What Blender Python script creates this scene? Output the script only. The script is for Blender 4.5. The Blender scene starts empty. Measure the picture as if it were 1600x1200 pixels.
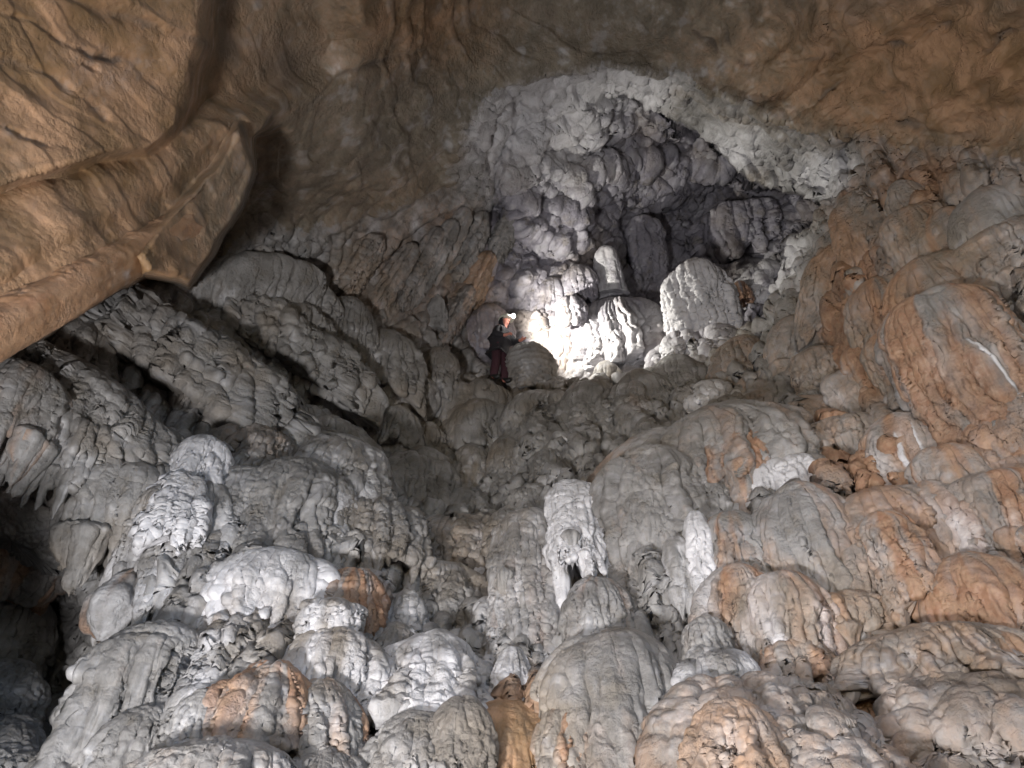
import bpy, math, random
import numpy as np
from mathutils import Vector, Matrix

# ---------------------------------------------------------------- camera, sky, lights, exposure
scene = bpy.context.scene
COL = scene.collection
PITCH = math.radians(38.0)
FOC = 1155.0                                   # focal length in photograph pixels (1600 wide)
CAM = np.array([0.0, 0.0, 1.6])
cam_data = bpy.data.cameras.new('camera')
cam_data.sensor_width = 36.0
cam_data.lens = 36.0 * FOC / 1600.0
cam_data.clip_start = 0.05
cam_data.clip_end = 400.0
cam = bpy.data.objects.new('camera', cam_data)
COL.objects.link(cam)
cam.location = CAM
cam.rotation_euler = (math.pi / 2 + PITCH, 0, 0)
scene.camera = cam

world = bpy.data.worlds.new('World')
scene.world = world
world.use_nodes = True
wn = world.node_tree.nodes
sky = wn.new('ShaderNodeTexSky')
sky.sky_type = 'NISHITA'
sky.sun_disc = False
sky.sun_elevation = math.radians(35)
sky.sun_rotation = math.radians(200)
wn['Background'].inputs['Strength'].default_value = 0.15
world.node_tree.links.new(sky.outputs['Color'], wn['Background'].inputs['Color'])

def spot(name, loc, target, power, color, angle, blend, radius):
    l = bpy.data.lights.new(name, 'SPOT')
    l.energy = power; l.color = color
    l.spot_size = math.radians(angle); l.spot_blend = blend
    l.shadow_soft_size = radius
    o = bpy.data.objects.new(name, l)
    COL.objects.link(o)
    o.location = loc
    d = Vector(target) - Vector(loc)
    o.rotation_euler = d.to_track_quat('-Z', 'Y').to_euler()
    return o

TORCH = (-2.35, 0.8, 0.30)
spot('hand_torch', TORCH, (0.8, 8.0, 9.6), 2150.0, (0.99, 0.98, 0.985), 135, 1.0, 0.32)

scene.view_settings.view_transform = 'Standard'
scene.view_settings.look = 'None'
scene.view_settings.exposure = 0.8
scene.view_settings.gamma = 1.0
scene.cycles.max_bounces = 5
scene.cycles.diffuse_bounces = 4
scene.cycles.use_denoising = True
scene.cycles.use_adaptive_sampling = True
scene.cycles.adaptive_threshold = 0.03
scene.cycles.sample_clamp_indirect = 6.0

# ---------------------------------------------------------------- numpy noise
def _hash(ix, iy, iz, seed):
    h = (ix.astype(np.uint32) * np.uint32(374761393) + iy.astype(np.uint32) * np.uint32(668265263)
         + iz.astype(np.uint32) * np.uint32(2147483647 - 58) + np.uint32((seed * 1274126177) & 0xffffffff))
    h = (h ^ (h >> np.uint32(13))) * np.uint32(1274126177)
    h = (h ^ (h >> np.uint32(16))) * np.uint32(2246822519)
    return h ^ (h >> np.uint32(15))

def perlin(P, seed=0):
    P = np.asarray(P, np.float32)
    I = np.floor(P).astype(np.int64)
    F = P - I
    U = F * F * F * (F * (F * 6 - 15) + 10)
    out = []
    for dx in (0, 1):
        for dy in (0, 1):
            for dz in (0, 1):
                h = _hash(I[:, 0] + dx, I[:, 1] + dy, I[:, 2] + dz, seed)
                gx = ((h & np.uint32(1023)).astype(np.float32) / 511.5 - 1)
                gy = (((h >> np.uint32(10)) & np.uint32(1023)).astype(np.float32) / 511.5 - 1)
                gz = (((h >> np.uint32(20)) & np.uint32(1023)).astype(np.float32) / 511.5 - 1)
                out.append(gx * (F[:, 0] - dx) + gy * (F[:, 1] - dy) + gz * (F[:, 2] - dz))
    a = [out[i] + (out[i + 1] - out[i]) * U[:, 2] for i in (0, 2, 4, 6)]
    b0 = a[0] + (a[1] - a[0]) * U[:, 1]
    b1 = a[2] + (a[3] - a[2]) * U[:, 1]
    return (b0 + (b1 - b0) * U[:, 0]) * 1.1

def fbm(P, octv=4, seed=0, gain=0.5):
    s = 0; a = 1.0; f = 1.0
    for k in range(octv):
        s = s + a * perlin(P * f + 17.3 * k, seed + k)
        a *= gain; f *= 2.03
    return s

def worley(P, seed=0):
    """distance to the nearest feature point (F1) and to the next one (F2), 8-cell search"""
    P = np.asarray(P, np.float32)
    I = np.floor(P - 0.5).astype(np.int64)
    f1 = np.full(len(P), 9.0, np.float32); f2 = f1.copy()
    for dx in (0, 1):
        for dy in (0, 1):
            for dz in (0, 1):
                c = [I[:, 0] + dx, I[:, 1] + dy, I[:, 2] + dz]
                h = _hash(*c, seed)
                d = ((c[0] + 0.15 + 0.7 * (h & np.uint32(1023)).astype(np.float32) / 1023 - P[:, 0]) ** 2
                     + (c[1] + 0.15 + 0.7 * ((h >> np.uint32(10)) & np.uint32(1023)).astype(np.float32) / 1023 - P[:, 1]) ** 2
                     + (c[2] + 0.15 + 0.7 * ((h >> np.uint32(20)) & np.uint32(1023)).astype(np.float32) / 1023 - P[:, 2]) ** 2)
                d = np.sqrt(d).astype(np.float32)
                f2 = np.minimum(f2, np.maximum(f1, d))
                f1 = np.minimum(f1, d)
    return f1, f2

def sstep(x, a, b):
    t = np.clip((x - a) / (b - a), 0, 1)
    return t * t * (3 - 2 * t)

def dome(f1, r=0.62):
    return np.sqrt(np.clip(1 - (f1 / r) ** 2, 0, 1))

# ---------------------------------------------------------------- viewing rays (used to survey where things stand)
CP, SP = math.cos(PITCH), math.sin(PITCH)
def rays(px, py):
    a = (np.asarray(px, float) - 800.0) / FOC
    b = (600.0 - np.asarray(py, float)) / FOC
    d = np.stack([a, CP - b * SP, SP + b * CP], -1)
    return d / np.linalg.norm(d, axis=-1, keepdims=True)

# ---------------------------------------------------------------- materials
def nd(nt, t, **kw):
    n = nt.nodes.new(t)
    for k, v in kw.items():
        setattr(n, k, v)
    return n

def rock_material(name, base=(0.228, 0.219, 0.214), base2=(0.135, 0.128, 0.122), bump=0.25, rough=0.68, grain=14.0, tint=0.55):
    m = bpy.data.materials.new(name)
    m.use_nodes = True
    nt = m.node_tree; L = nt.links
    bs = nt.nodes['Principled BSDF']
    geo = nd(nt, 'ShaderNodeNewGeometry')
    def noise(scale, detail, rough_=0.6, vec=None):
        n = nd(nt, 'ShaderNodeTexNoise')
        n.inputs['Scale'].default_value = scale
        n.inputs['Detail'].default_value = detail
        n.inputs['Roughness'].default_value = rough_
        L.new(vec or geo.outputs['Position'], n.inputs['Vector'])
        return n
    def mixc(fac, a, b):
        n = nd(nt, 'ShaderNodeMix', data_type='RGBA')
        if isinstance(fac, (int, float)): n.inputs[0].default_value = fac
        else: L.new(fac, n.inputs[0])
        for s, v in ((6, a), (7, b)):
            if isinstance(v, tuple): n.inputs[s].default_value = (*v, 1)
            else: L.new(v, n.inputs[s])
        return n.outputs[2]
    def math_(op, a, b=None, clamp=False):
        n = nd(nt, 'ShaderNodeMath', operation=op, use_clamp=clamp)
        for i, v in enumerate((a, b)):
            if v is None: continue
            if isinstance(v, (int, float)): n.inputs[i].default_value = v
            else: L.new(v, n.inputs[i])
        return n.outputs[0]
    def ramp(v, lo, hi):
        n = nd(nt, 'ShaderNodeMapRange', interpolation_type='SMOOTHSTEP')
        L.new(v, n.inputs[0]); n.inputs[1].default_value = lo; n.inputs[2].default_value = hi
        return n.outputs[0]
    att = nd(nt, 'ShaderNodeAttribute', attribute_name='mask')
    sep = nd(nt, 'ShaderNodeSeparateColor')
    L.new(att.outputs['Color'], sep.inputs[0])
    n1 = noise(1.7, 6); n2 = noise(9.0, 5, 0.65); n3 = noise(45.0, 4, 0.7)
    # streaks running down the rock
    mp = nd(nt, 'ShaderNodeMapping'); mp.inputs['Scale'].default_value = (7, 7, 0.8)
    L.new(geo.outputs['Position'], mp.inputs['Vector'])
    n4 = noise(1.0, 4, 0.6, mp.outputs[0])
    c = mixc(ramp(n1.outputs[0], 0.35, 0.65), base2, base)
    c = mixc(math_('MULTIPLY', ramp(n4.outputs[0], 0.5, 0.75), 0.35), c, (0.31, 0.295, 0.28))
    n0 = noise(0.55, 4, 0.55)
    c = mixc(math_('MULTIPLY', ramp(n0.outputs[0], 0.48, 0.68), tint), c, (0.20, 0.155, 0.108))
    nm = noise(2.6, 5, 0.6)
    c = mixc(math_('MULTIPLY', ramp(nm.outputs[0], 0.54, 0.70), 0.55), c, (0.165, 0.14, 0.11))
    c = mixc(math_('MULTIPLY', ramp(nm.outputs[0], 0.46, 0.34), 0.45), c, (0.31, 0.305, 0.315))
    def masked(src, gain):
        # a stain with a broken, grainy edge: mask shifted by noise, then sharpened
        s = math_('ADD', src, math_('MULTIPLY', math_('SUBTRACT', n2.outputs[0], 0.5), 0.55))
        s = math_('ADD', s, math_('MULTIPLY', math_('SUBTRACT', n4.outputs[0], 0.5), 0.5))
        return math_('MULTIPLY', ramp(s, 0.12, 0.92), gain)
    brown = mixc(ramp(n1.outputs[0], 0.38, 0.62), (0.185, 0.105, 0.045), (0.35, 0.20, 0.108))
    c = mixc(masked(att.outputs['Alpha'], 0.95), c, brown)
    orange = mixc(ramp(n2.outputs[0], 0.35, 0.65), (0.225, 0.105, 0.050), (0.285, 0.170, 0.100))
    c = mixc(masked(sep.outputs[0], 0.85), c, orange)
    c = mixc(masked(sep.outputs[1], 0.95), c, (0.49, 0.48, 0.495))
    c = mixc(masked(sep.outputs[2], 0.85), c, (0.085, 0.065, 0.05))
    # fine speckle
    c = mixc(math_('MULTIPLY', ramp(n3.outputs[0], 0.52, 0.72), 0.30), c, (0.14, 0.125, 0.11))
    L.new(c, bs.inputs['Base Color'])
    rg = nd(nt, 'ShaderNodeMapRange'); L.new(nm.outputs[0], rg.inputs[0])
    rg.inputs[1].default_value = 0.35; rg.inputs[2].default_value = 0.65; rg.inputs[3].default_value = rough - 0.32; rg.inputs[4].default_value = rough + 0.15
    L.new(rg.outputs[0], bs.inputs['Roughness'])
    bs.inputs['Specular IOR Level'].default_value = 0.5
    nb = noise(grain, 9, 0.74)
    vo = nd(nt, 'ShaderNodeTexVoronoi'); vo.inputs['Scale'].default_value = grain * 1.6
    vadd = nd(nt, 'ShaderNodeVectorMath', operation='MULTIPLY_ADD')
    L.new(n2.outputs[1], vadd.inputs[0]); vadd.inputs[1].default_value = (0.12, 0.12, 0.12)
    L.new(geo.outputs['Position'], vadd.inputs[2])
    L.new(vadd.outputs[0], vo.inputs['Vector'])
    hgt = math_('SUBTRACT', math_('MULTIPLY', nb.outputs[0], 1.2), math_('MULTIPLY', vo.outputs['Distance'], 0.5))
    bp = nd(nt, 'ShaderNodeBump')
    L.new(math_('MULTIPLY', math_('ADD', math_('MULTIPLY', ramp(nm.outputs[0], 0.40, 0.62), 0.75), 0.35), bump * 2.8), bp.inputs['Strength'])
    bp.inputs['Distance'].default_value = 0.05
    L.new(hgt, bp.inputs['Height'])
    L.new(bp.outputs[0], bs.inputs['Normal'])
    return m

MAT_FLOW = rock_material('flowstone')
MAT_CEIL = rock_material('ceiling_rock', base=(0.17, 0.142, 0.105), base2=(0.105, 0.088, 0.065), bump=0.26, grain=11.0, tint=0.2)
MAT_BEAM = rock_material('beam_rock', base=(0.17, 0.142, 0.105), base2=(0.105, 0.088, 0.065), bump=0.16, grain=20.0, tint=0.2)
MAT_CHAM = rock_material('chamber_rock', base=(0.295, 0.28, 0.315), base2=(0.165, 0.155, 0.185), bump=0.30, grain=8.0)

# ---------------------------------------------------------------- mesh helper
def make_mesh(name, V, quads, mat, mask=None, normals=None, parent=None, smooth=True):
    me = bpy.data.meshes.new(name)
    V = np.ascontiguousarray(V, np.float32)
    quads = np.ascontiguousarray(quads, np.int32)
    nf, k = quads.shape
    me.vertices.add(len(V)); me.vertices.foreach_set('co', V.ravel())
    me.loops.add(nf * k); me.loops.foreach_set('vertex_index', quads.ravel())
    me.polygons.add(nf); me.polygons.foreach_set('loop_start', np.arange(0, nf * k, k, dtype=np.int32))
    me.update(calc_edges=True)
    if smooth:
        me.polygons.foreach_set('use_smooth', np.ones(nf, bool))
    if mask is not None:
        at = me.attributes.new('mask', 'FLOAT_COLOR', 'POINT')
        at.data.foreach_set('color', np.ascontiguousarray(mask, np.float32).ravel())
    me.materials.append(mat)
    me.validate()
    if normals is not None:
        me.normals_split_custom_set_from_vertices(normals.tolist())
    o = bpy.data.objects.new(name, me)
    COL.objects.link(o)
    if parent is not None:
        o.parent = parent
    return o

def tag(o, label, cat, group=None):
    o['label'] = label; o['category'] = cat
    if group: o['group'] = group
    return o

def grid_normals(G, wrap=False):
    if wrap:
        du = np.roll(G, -1, 1) - np.roll(G, 1, 1)
    else:
        du = np.gradient(G, axis=1)
    dv = np.gradient(G, axis=0)
    n = np.cross(du, dv)
    return n / (np.linalg.norm(n, axis=-1, keepdims=True) + 1e-9)

def grid_quads(nr, nc, wrap=False):
    r = np.arange(nr - 1)[:, None]; c = np.arange(nc if wrap else nc - 1)[None, :]
    c2 = (c + 1) % nc
    return np.stack([r * nc + c, r * nc + c2, (r + 1) * nc + c2, (r + 1) * nc + c], -1).reshape(-1, 4)

# ---------------------------------------------------------------- the cave shell: surveyed distances -> surface
def rbf_fit(pts):
    pts = np.array(pts, float)
    X = pts[:, :2] / 1000.0; d = pts[:, 2]
    def k(a, b):
        r2 = ((a[:, None, :] - b[None, :, :]) ** 2).sum(-1)
        return 0.5 * r2 * np.log(r2 + 1e-9)
    n = len(X)
    A = np.zeros((n + 3, n + 3))
    A[:n, :n] = k(X, X) + np.eye(n) * 2e-4
    A[:n, n] = 1; A[:n, n + 1:] = X; A[n, :n] = 1; A[n + 1:, :n] = X.T
    w = np.linalg.solve(A, np.concatenate([d, [0, 0, 0]]))
    def f(px, py):
        sh = np.shape(px)
        Q = np.stack([np.ravel(px), np.ravel(py)], -1) / 1000.0
        out = np.empty(len(Q))
        for s in range(0, len(Q), 60000):
            q = Q[s:s + 60000]
            out[s:s + 60000] = k(q, X) @ w[:n] + w[n] + q @ w[n + 1:]
        return out.reshape(sh)
    return f

SURVEY_WALL = [
 # lower edge and floor in front of the lens
 (-700,2400,5.6),(0,2400,5.0),(800,2400,4.8),(1600,2400,5.0),(2300,2400,5.6),
 (-700,1750,6.2),(0,1750,5.6),(800,1750,5.2),(1600,1750,5.2),(2300,1750,5.6),
 (-500,1200,6.6),(60,1180,9.6),(250,1150,6.9),(450,1160,6.5),(700,1160,6.5),(900,1160,6.4),(1150,1160,6.1),(1400,1160,6.1),(1600,1160,6.0),(2100,1160,5.8),
 (-500,900,7.4),(80,1000,11.2),(40,880,10.6),(-250,1050,5.6),(250,950,8.2),(450,950,7.8),(700,960,8.2),(900,950,7.7),(1100,950,7.3),(1400,950,7.0),(1600,950,6.8),(2100,900,6.4),  # the near point left of frame is an added, unseen bulge shading the alcove
 (-500,650,8.0),(150,780,8.9),(350,780,9.4),(550,800,9.6),(700,800,11.6),(850,810,10.0),(1000,800,8.8),(1250,780,8.4),(1450,780,8.0),(1600,750,7.7),(2100,650,7.0),
 (50,640,9.8),(300,640,11.2),(500,660,12.2),(690,700,14.3),(780,690,14.0),(870,690,13.2),(1000,670,12.4),(1150,660,11.0),(1300,650,10.3),(1500,600,9.2),
 (150,540,11.6),(350,540,12.8),(550,550,14.2),(690,590,15.3),(790,605,16.0),(900,600,15.8),(1000,590,15.4),(1150,560,14.6),(1250,520,13.2),(1350,450,12.0),(1550,420,10.5),
 (300,440,13.2),(450,420,14.6),(600,430,16.0),(700,430,17.2),(745,480,17.8),(745,540,17.4),
 (450,300,13.2),(600,260,14.2),(700,180,15.2),(600,350,15.4),(700,340,17.0),(770,300,17.8),
 (1300,350,13.6),(1400,300,12.6),(1550,280,11.5),(2100,350,9.5),
 # vault
 (800,20,15.8),(1000,40,16.0),(1000,110,15.6),(1200,100,15.0),(1200,165,15.0),(1400,180,13.2),(1300,40,13.0),(1550,100,11.0),(600,80,13.0),(450,100,11.6),(350,200,11.8),(860,100,15.6),(740,180,15.6),
 (0,400,11.5),(200,350,12.6),(100,100,11.5),(300,200,12.0),
 (-500,300,9.5),(-500,-100,9.0),(0,-300,9.5),(800,-300,12.0),(1600,-300,9.5),(2100,0,9.0),(800,-500,10.5),(-700,-500,8.5),(2300,-500,8.5),(200,-500,9.0),(1500,-500,9.0),
]
SURVEY_LEFT_ROOF = [(-600,800,5.0),(-600,300,5.6),(-600,-400,6.6),(0,560,6.2),(0,450,6.5),(0,300,7.2),(0,100,7.8),(0,-200,8.0),(150,500,6.9),(150,400,7.2),(150,250,8.0),
 (200,60,8.8),(300,100,9.4),(320,250,9.4),(230,430,7.8),(290,440,8.6),(380,290,10.0),(400,200,10.4),(450,60,10.8),(520,110,11.6),(560,-100,11.0),(560,-500,10.0),(0,-500,8.0)]
SURVEY_CHAMBER = [(860,130,16.8),(740,300,17.4),(740,400,17.9),(745,520,17.6),(790,600,16.1),(870,592,16.2),(960,586,16.3),(1040,562,16.9),(1130,545,17.0),(1200,500,17.5),
 (800,200,17.2),(800,350,18.6),(800,450,18.4),(820,530,17.6),(900,180,18.6),(900,300,20.0),(900,400,20.0),(900,470,18.9),(900,540,17.7),(1000,190,21.0),(1000,300,22.5),(1000,380,23.0),(1000,440,21.5),(1000,520,18.6),
 (1100,240,23.0),(1150,330,24.0),(1100,420,22.5),(1100,500,19.0),(1200,400,22.5),(1250,340,22.5),(1200,470,19.5),(1300,300,22.0),(600,100,16),(1400,500,17.5),(1000,0,17.5),(1400,200,19.0)]
fA, fB, fC = rbf_fit(SURVEY_WALL), rbf_fit(SURVEY_LEFT_ROOF), rbf_fit(SURVEY_CHAMBER)

def sdist(px, py, poly):
    """signed distance in photograph pixels, positive inside"""
    poly = np.array(poly, float)
    sh = np.shape(px); x = np.ravel(px).astype(float); y = np.ravel(py).astype(float)
    best = np.full(len(x), 1e18); ins = np.zeros(len(x), bool)
    for i in range(len(poly)):
        a, b = poly[i], poly[(i + 1) % len(poly)]
        e = b - a
        t = np.clip(((x - a[0]) * e[0] + (y - a[1]) * e[1]) / (e @ e), 0, 1)
        best = np.minimum(best, (x - a[0] - t * e[0]) ** 2 + (y - a[1] - t * e[1]) ** 2)
        cond = (a[1] > y) != (b[1] > y)
        with np.errstate(divide='ignore', invalid='ignore'):
            xi = a[0] + (y - a[1]) / (b[1] - a[1] if b[1] != a[1] else 1e-9) * e[0]
        ins ^= cond & (x < xi)
    d = np.sqrt(best)
    return np.where(ins, d, -d).reshape(sh)

def line_dist(px, py, pts):
    pts = np.array(pts, float)
    best = np.full(np.shape(px), 1e18)
    for a, b in zip(pts[:-1], pts[1:]):
        e = b - a
        t = np.clip(((px - a[0]) * e[0] + (py - a[1]) * e[1]) / (e @ e), 0, 1)
        best = np.minimum(best, (px - a[0] - t * e[0]) ** 2 + (py - a[1] - t * e[1]) ** 2)
    return np.sqrt(best)

P_ROOF = [(-900,-700),(600,-700),(580,40),(545,110),(500,150),(430,190),(395,215),(398,265),(385,312),(340,385),(295,449),(228,432),(180,457),(60,532),(0,564),(-700,960),(-900,1000)]
P_LIP = [(700,230),(730,180),(790,132),(860,108),(950,100),(1060,120),(1120,145),(1200,175),(1290,200),(1352,204),(1360,240),(1342,290),(1302,350),(1266,400),(1242,450),(1216,492),(1150,540),(1000,560),(850,560),(700,500)]
P_OPEN = [(1000,150),(1060,187),(1110,212),(1150,262),(1190,287),(1292,317),(1276,345),(1236,385),(1224,420),(1206,480),(1180,515),(1130,545),(1100,560),(1040,566),(960,588),(900,596),(850,596),(760,596),(735,560),(718,450),(730,380),(765,330),(750,260),(790,190),(860,140),(930,140)]
P_CEIL = [(-900,-700),(2400,-700),(2400,330),(1600,245),(1400,222),(1352,204),(1290,200),(1120,145),(1060,120),(950,100),(860,108),(790,132),(720,200),(690,300),(520,350),(400,330),(295,449),(180,457),(60,532),(0,564),(-900,1000)]
# beds of rock in the roof: outline, how much nearer, softness
BEDS = [
 ([(-900,-700),(352,-700),(335,40),(318,110),(300,178),(258,215),(230,240),(150,247),(90,268),(0,292),(-900,330)], -0.45, 11),
 ([(-900,330),(0,300),(90,275),(200,262),(330,222),(300,262),(262,300),(120,362),(0,430),(-900,700)], -0.12, 16),
 ([(372,192),(398,262),(386,312),(340,385),(296,447),(226,428),(212,400),(250,352),(330,268)], -0.45, 9),
 ([(345,-80),(330,70),(300,180),(420,160),(520,120),(545,60),(500,-60)], 0.8, 34),
 ([(515,-200),(560,45),(620,75),(720,40),(800,10),(900,-200)], -0.45, 14),
]
CHAM_BEDS = [
 ([(930,170),(945,255),(965,250),(940,170)], 0.8, 5),
 ([(880,270),(900,330),(1000,300),(1080,320),(1120,260),(1010,240)], -0.6, 12),
 ([(780,300),(820,380),(960,400),(1000,360),(900,330)], -0.5, 10),
 ([(1190,262),(1230,240),(1285,265),(1300,310),(1240,300)], -0.5, 8),
]

def open_soft(px, py):
    """the chamber's left jamb runs into the wall gradually, its lip and right edge are sharp"""
    return 3 + 55 * sstep(px, 960, 860) * sstep(py, 550, 470)

def survey(px, py, jitter=0.0):
    """distance from the lens to the bare rock (before relief)"""
    px = np.asarray(px, float); py = np.asarray(py, float)
    D = fA(px, py)
    lip = sdist(px, py, P_LIP)
    D = D + 0.05 * np.clip(lip, 0, 70) * sstep(px, 720, 820) * sstep(py, 560, 470)
    rs = 4 + 100 * sstep(px, 395, 500) * sstep(py, 320, 210)
    roof = sstep(sdist(px, py, P_ROOF), -rs, rs)
    DB = fB(px, py)
    for poly, dd, soft in BEDS:
        DB = DB + dd * sstep(sdist(px, py, poly), -soft, soft)
    D = D * (1 - roof) + DB * roof
    DC = fC(px, py)
    for poly, dd, soft in CHAM_BEDS:
        DC = DC + dd * sstep(sdist(px, py, poly), -soft, soft)
    os_ = open_soft(px, py)
    op = sstep(sdist(px, py, P_OPEN), -os_, os_)
    D = D * (1 - op) + np.maximum(DC, D - 7 * (1 - sstep(px, 960, 1060))) * op
    return np.clip(D, 4.2, 27)

def at(px, py, dD=0.0):
    return CAM + rays(px, py) * (float(survey(np.array([px]), np.array([py]))[0]) + dD)

def axis_steps(lo, a, b, hi, fine, coarse):
    return np.concatenate([np.arange(lo, a, coarse), np.arange(a, b, fine), np.arange(b, hi + coarse, coarse)])

def blob(px, py, cx, cy, rx, ry, rot=0.0):
    c, s = math.cos(math.radians(rot)), math.sin(math.radians(rot))
    x = (px - cx) * c + (py - cy) * s; y = -(px - cx) * s + (py - cy) * c
    return np.exp(-((x / rx) ** 2 + (y / ry) ** 2))

def iron_streaks(Q, right):
    """rust that seeps down the wall in streaks, shared by the bare rock and everything grown on it"""
    az = np.arctan2(Q[:, 0], Q[:, 1] + 2.0)
    wp = np.stack([perlin(Q * 0.9 + 40 * k, 94) for k in range(3)], -1)
    a = perlin(np.stack([az * 16, Q[:, 2] * 0.25, Q[:, 1] * 0.2], -1) + wp * 0.5, 88)
    b = perlin(np.stack([az * 38, Q[:, 2] * 0.5, Q[:, 1] * 0.4], -1) + wp * 0.6, 95)
    return np.clip((0.10 * right - 0.16 * (1 - right)) + (0.6 + 0.4 * right) * a + 0.45 * b, 0, 0.62)

def build_shell():
    xs = axis_steps(-700, -40, 1640, 2300, 2.2, 14)
    ys = axis_steps(-500, -40, 1240, 2400, 2.2, 14)
    PX, PY = np.meshgrid(xs, ys)
    sh = PX.shape
    px, py = PX.ravel(), PY.ravel()
    # ragged outlines: the survey itself is shifted by noise
    q = np.stack([px / 46, py / 46, np.zeros_like(px)], -1)
    jx = fbm(q, 4, 3) * 9; jy = fbm(q + 31.7, 4, 9) * 9
    jx = jx + fbm(q * 0.25, 2, 5) * 8
    near_roof = sstep(sdist(px, py, P_ROOF), -60, 0)
    sx = fbm(q * 0.8, 2, 6) * 6; sy = fbm(q * 0.8 + 11.0, 2, 8) * 6          # the roof beds break along smoother lines
    jx = jx * (1 - near_roof) + sx * near_roof; jy = jy * (1 - near_roof) + sy * near_roof
    D = survey(px + jx, py + jy)
    os_ = open_soft(px + jx, py + jy)
    op = sstep(sdist(px + jx, py + jy, P_OPEN), -os_, os_)
    roof = sstep(sdist(px + jx, py + jy, P_ROOF), -4, 4)
    ceil = np.maximum(roof, sstep(sdist(px + jx * 3, py + jy * 3, P_CEIL), -35, 35)) * (1 - op)
    lip = sstep(sdist(px + jx, py + jy, P_LIP), -6, 6) * (1 - op)
    slope = (1 - ceil) * (1 - op)
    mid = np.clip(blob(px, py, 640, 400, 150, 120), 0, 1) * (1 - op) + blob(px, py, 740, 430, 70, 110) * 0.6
    W = CAM + rays(px, py) * D[:, None]
    G = W.reshape(*sh, 3)
    N = grid_normals(G)
    # the survey is star-shaped about its station, so one sign turns every normal into the cave
    view = -rays(px, py)
    sg = np.sign(np.median((view * N.reshape(-1, 3)).sum(-1))); N = N * sg
    W = G.reshape(-1, 3); n = N.reshape(-1, 3)
    near_r = sstep(sdist(px, py, P_ROOF), -40, 10)
    calm = sstep((view * n).sum(-1), 0.02 + 0.12 * near_r, 0.35 + 0.2 * near_r)          # little relief on the steep risers between beds
    # ---- broad relief
    wq = W * np.array([1, 1, 1.0])
    warp = np.stack([fbm(W * 0.9, 2, 21), fbm(W * 0.9, 2, 22), fbm(W * 0.9, 2, 23)], -1)
    f1, f2 = worley((W + warp * 0.5) * np.array([1.15, 1.15, 0.8]), 31)
    pil = dome(f1, 0.75)
    f1b, f2b = worley((W + warp * 0.4) * np.array([2.6, 2.6, 1.7]), 32)
    pil2 = dome(f1b, 0.72)
    d = slope * (0.34 * (pil - 0.55) + 0.13 * (pil2 - 0.5) + 0.18 * fbm(W * 0.55, 3, 41)) * (1 - 0.75 * np.clip(mid, 0, 1))
    lay = W @ np.array([0.30, -0.35, 0.9]) * 1.6 + fbm(W * 0.5, 3, 44) * 1.3
    terr = np.abs((lay % 1.0) - 0.5) * 2
    d += ceil * (0.30 * fbm(W * 0.40, 2, 42, 0.40) + 0.025 * fbm(W * 1.6, 2, 46) + 0.03 * sstep(terr, 0.55, 0.75)) * (1 - 0.3 * lip) * (1 - 0.45 * near_r)
    cf1, cf2 = worley((W + warp * 0.6) * 0.95, 33)
    cg1, cg2 = worley((W + warp * 0.4) * 2.4, 34)
    hang = perlin(np.stack([W[:, 0] * 2.4, W[:, 1] * 2.4, W[:, 2] * 0.5], -1) + warp * 0.8, 39)
    d += op * (0.40 * (dome(cf1, 0.85) - 0.5) + 0.16 * (dome(cg1, 0.8) - 0.5) + 0.45 * fbm(W * 0.8, 5, 43, 0.58) + 0.35 * (0.4 - np.abs(hang))) * sstep(py, 600, 520)
    d += op * 0.06 * fbm(W * 1.6, 3, 45) * sstep(py, 480, 560)
    fold = perlin(np.stack([(-px * 0.50 + py * 0.87) / 62, (px * 0.87 + py * 0.50) / 420, 0 * px], -1) + 0.06 * warp, 48)
    d += near_r * (0.06 * (0.35 - np.abs(fold)) * 2) * sstep(py, 330, 230)
    rfold = perlin(np.stack([(px * 0.55 + py * 0.84) / 62, (px * 0.84 - py * 0.55) / 480, 0 * px + 3], -1) + 0.12 * warp, 49)
    d += ceil * sstep(px, 1000, 1200) * (0.16 * (0.5 - np.abs(rfold)) * 2 - 0.1) * (1 - lip)
    lf1, lf2 = worley((W + warp * 0.5) * 1.5, 35)
    d += lip * ceil * (0.42 * (dome(lf1, 0.8) - 0.5) + 0.25 * fbm(W * 1.1, 3, 47))
    # hanging curtains in the middle wall
    cur = perlin(np.stack([W[:, 0] * 2.8 - W[:, 2] * 1.6, W[:, 1] * 2.2, W[:, 2] * 0.33], -1), 51)
    cur2 = perlin(np.stack([W[:, 0] * 8 - W[:, 2] * 4.6, W[:, 1] * 6, W[:, 2] * 0.6], -1), 52)
    d += np.clip(mid, 0, 1) * (0.55 * np.abs(cur) - 0.1 + 0.16 * cur2)
    W = W + n * (d * (0.10 * (1 - near_r) + (0.9 + 0.1 * near_r) * calm))[:, None]
    G = W.reshape(*sh, 3)
    N = grid_normals(G) * sg
    n = N.reshape(-1, 3)
    # ---- fine relief
    fl = perlin(np.stack([W[:, 0] * 6.5, W[:, 1] * 6.5, W[:, 2] * 0.9], -1) + warp * 0.9, 61)
    fl2 = perlin(np.stack([W[:, 0] * 15, W[:, 1] * 15, W[:, 2] * 2.2], -1) + warp * 1.5, 62)
    p1, p2 = worley(W * 6.0 + warp * 1.3, 63)
    pop = dome(p1, 0.75)
    patch = sstep(perlin(W * 0.7, 64), -0.25, 0.25)
    az = np.arctan2(W[:, 0], W[:, 1] + 2.0)
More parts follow.
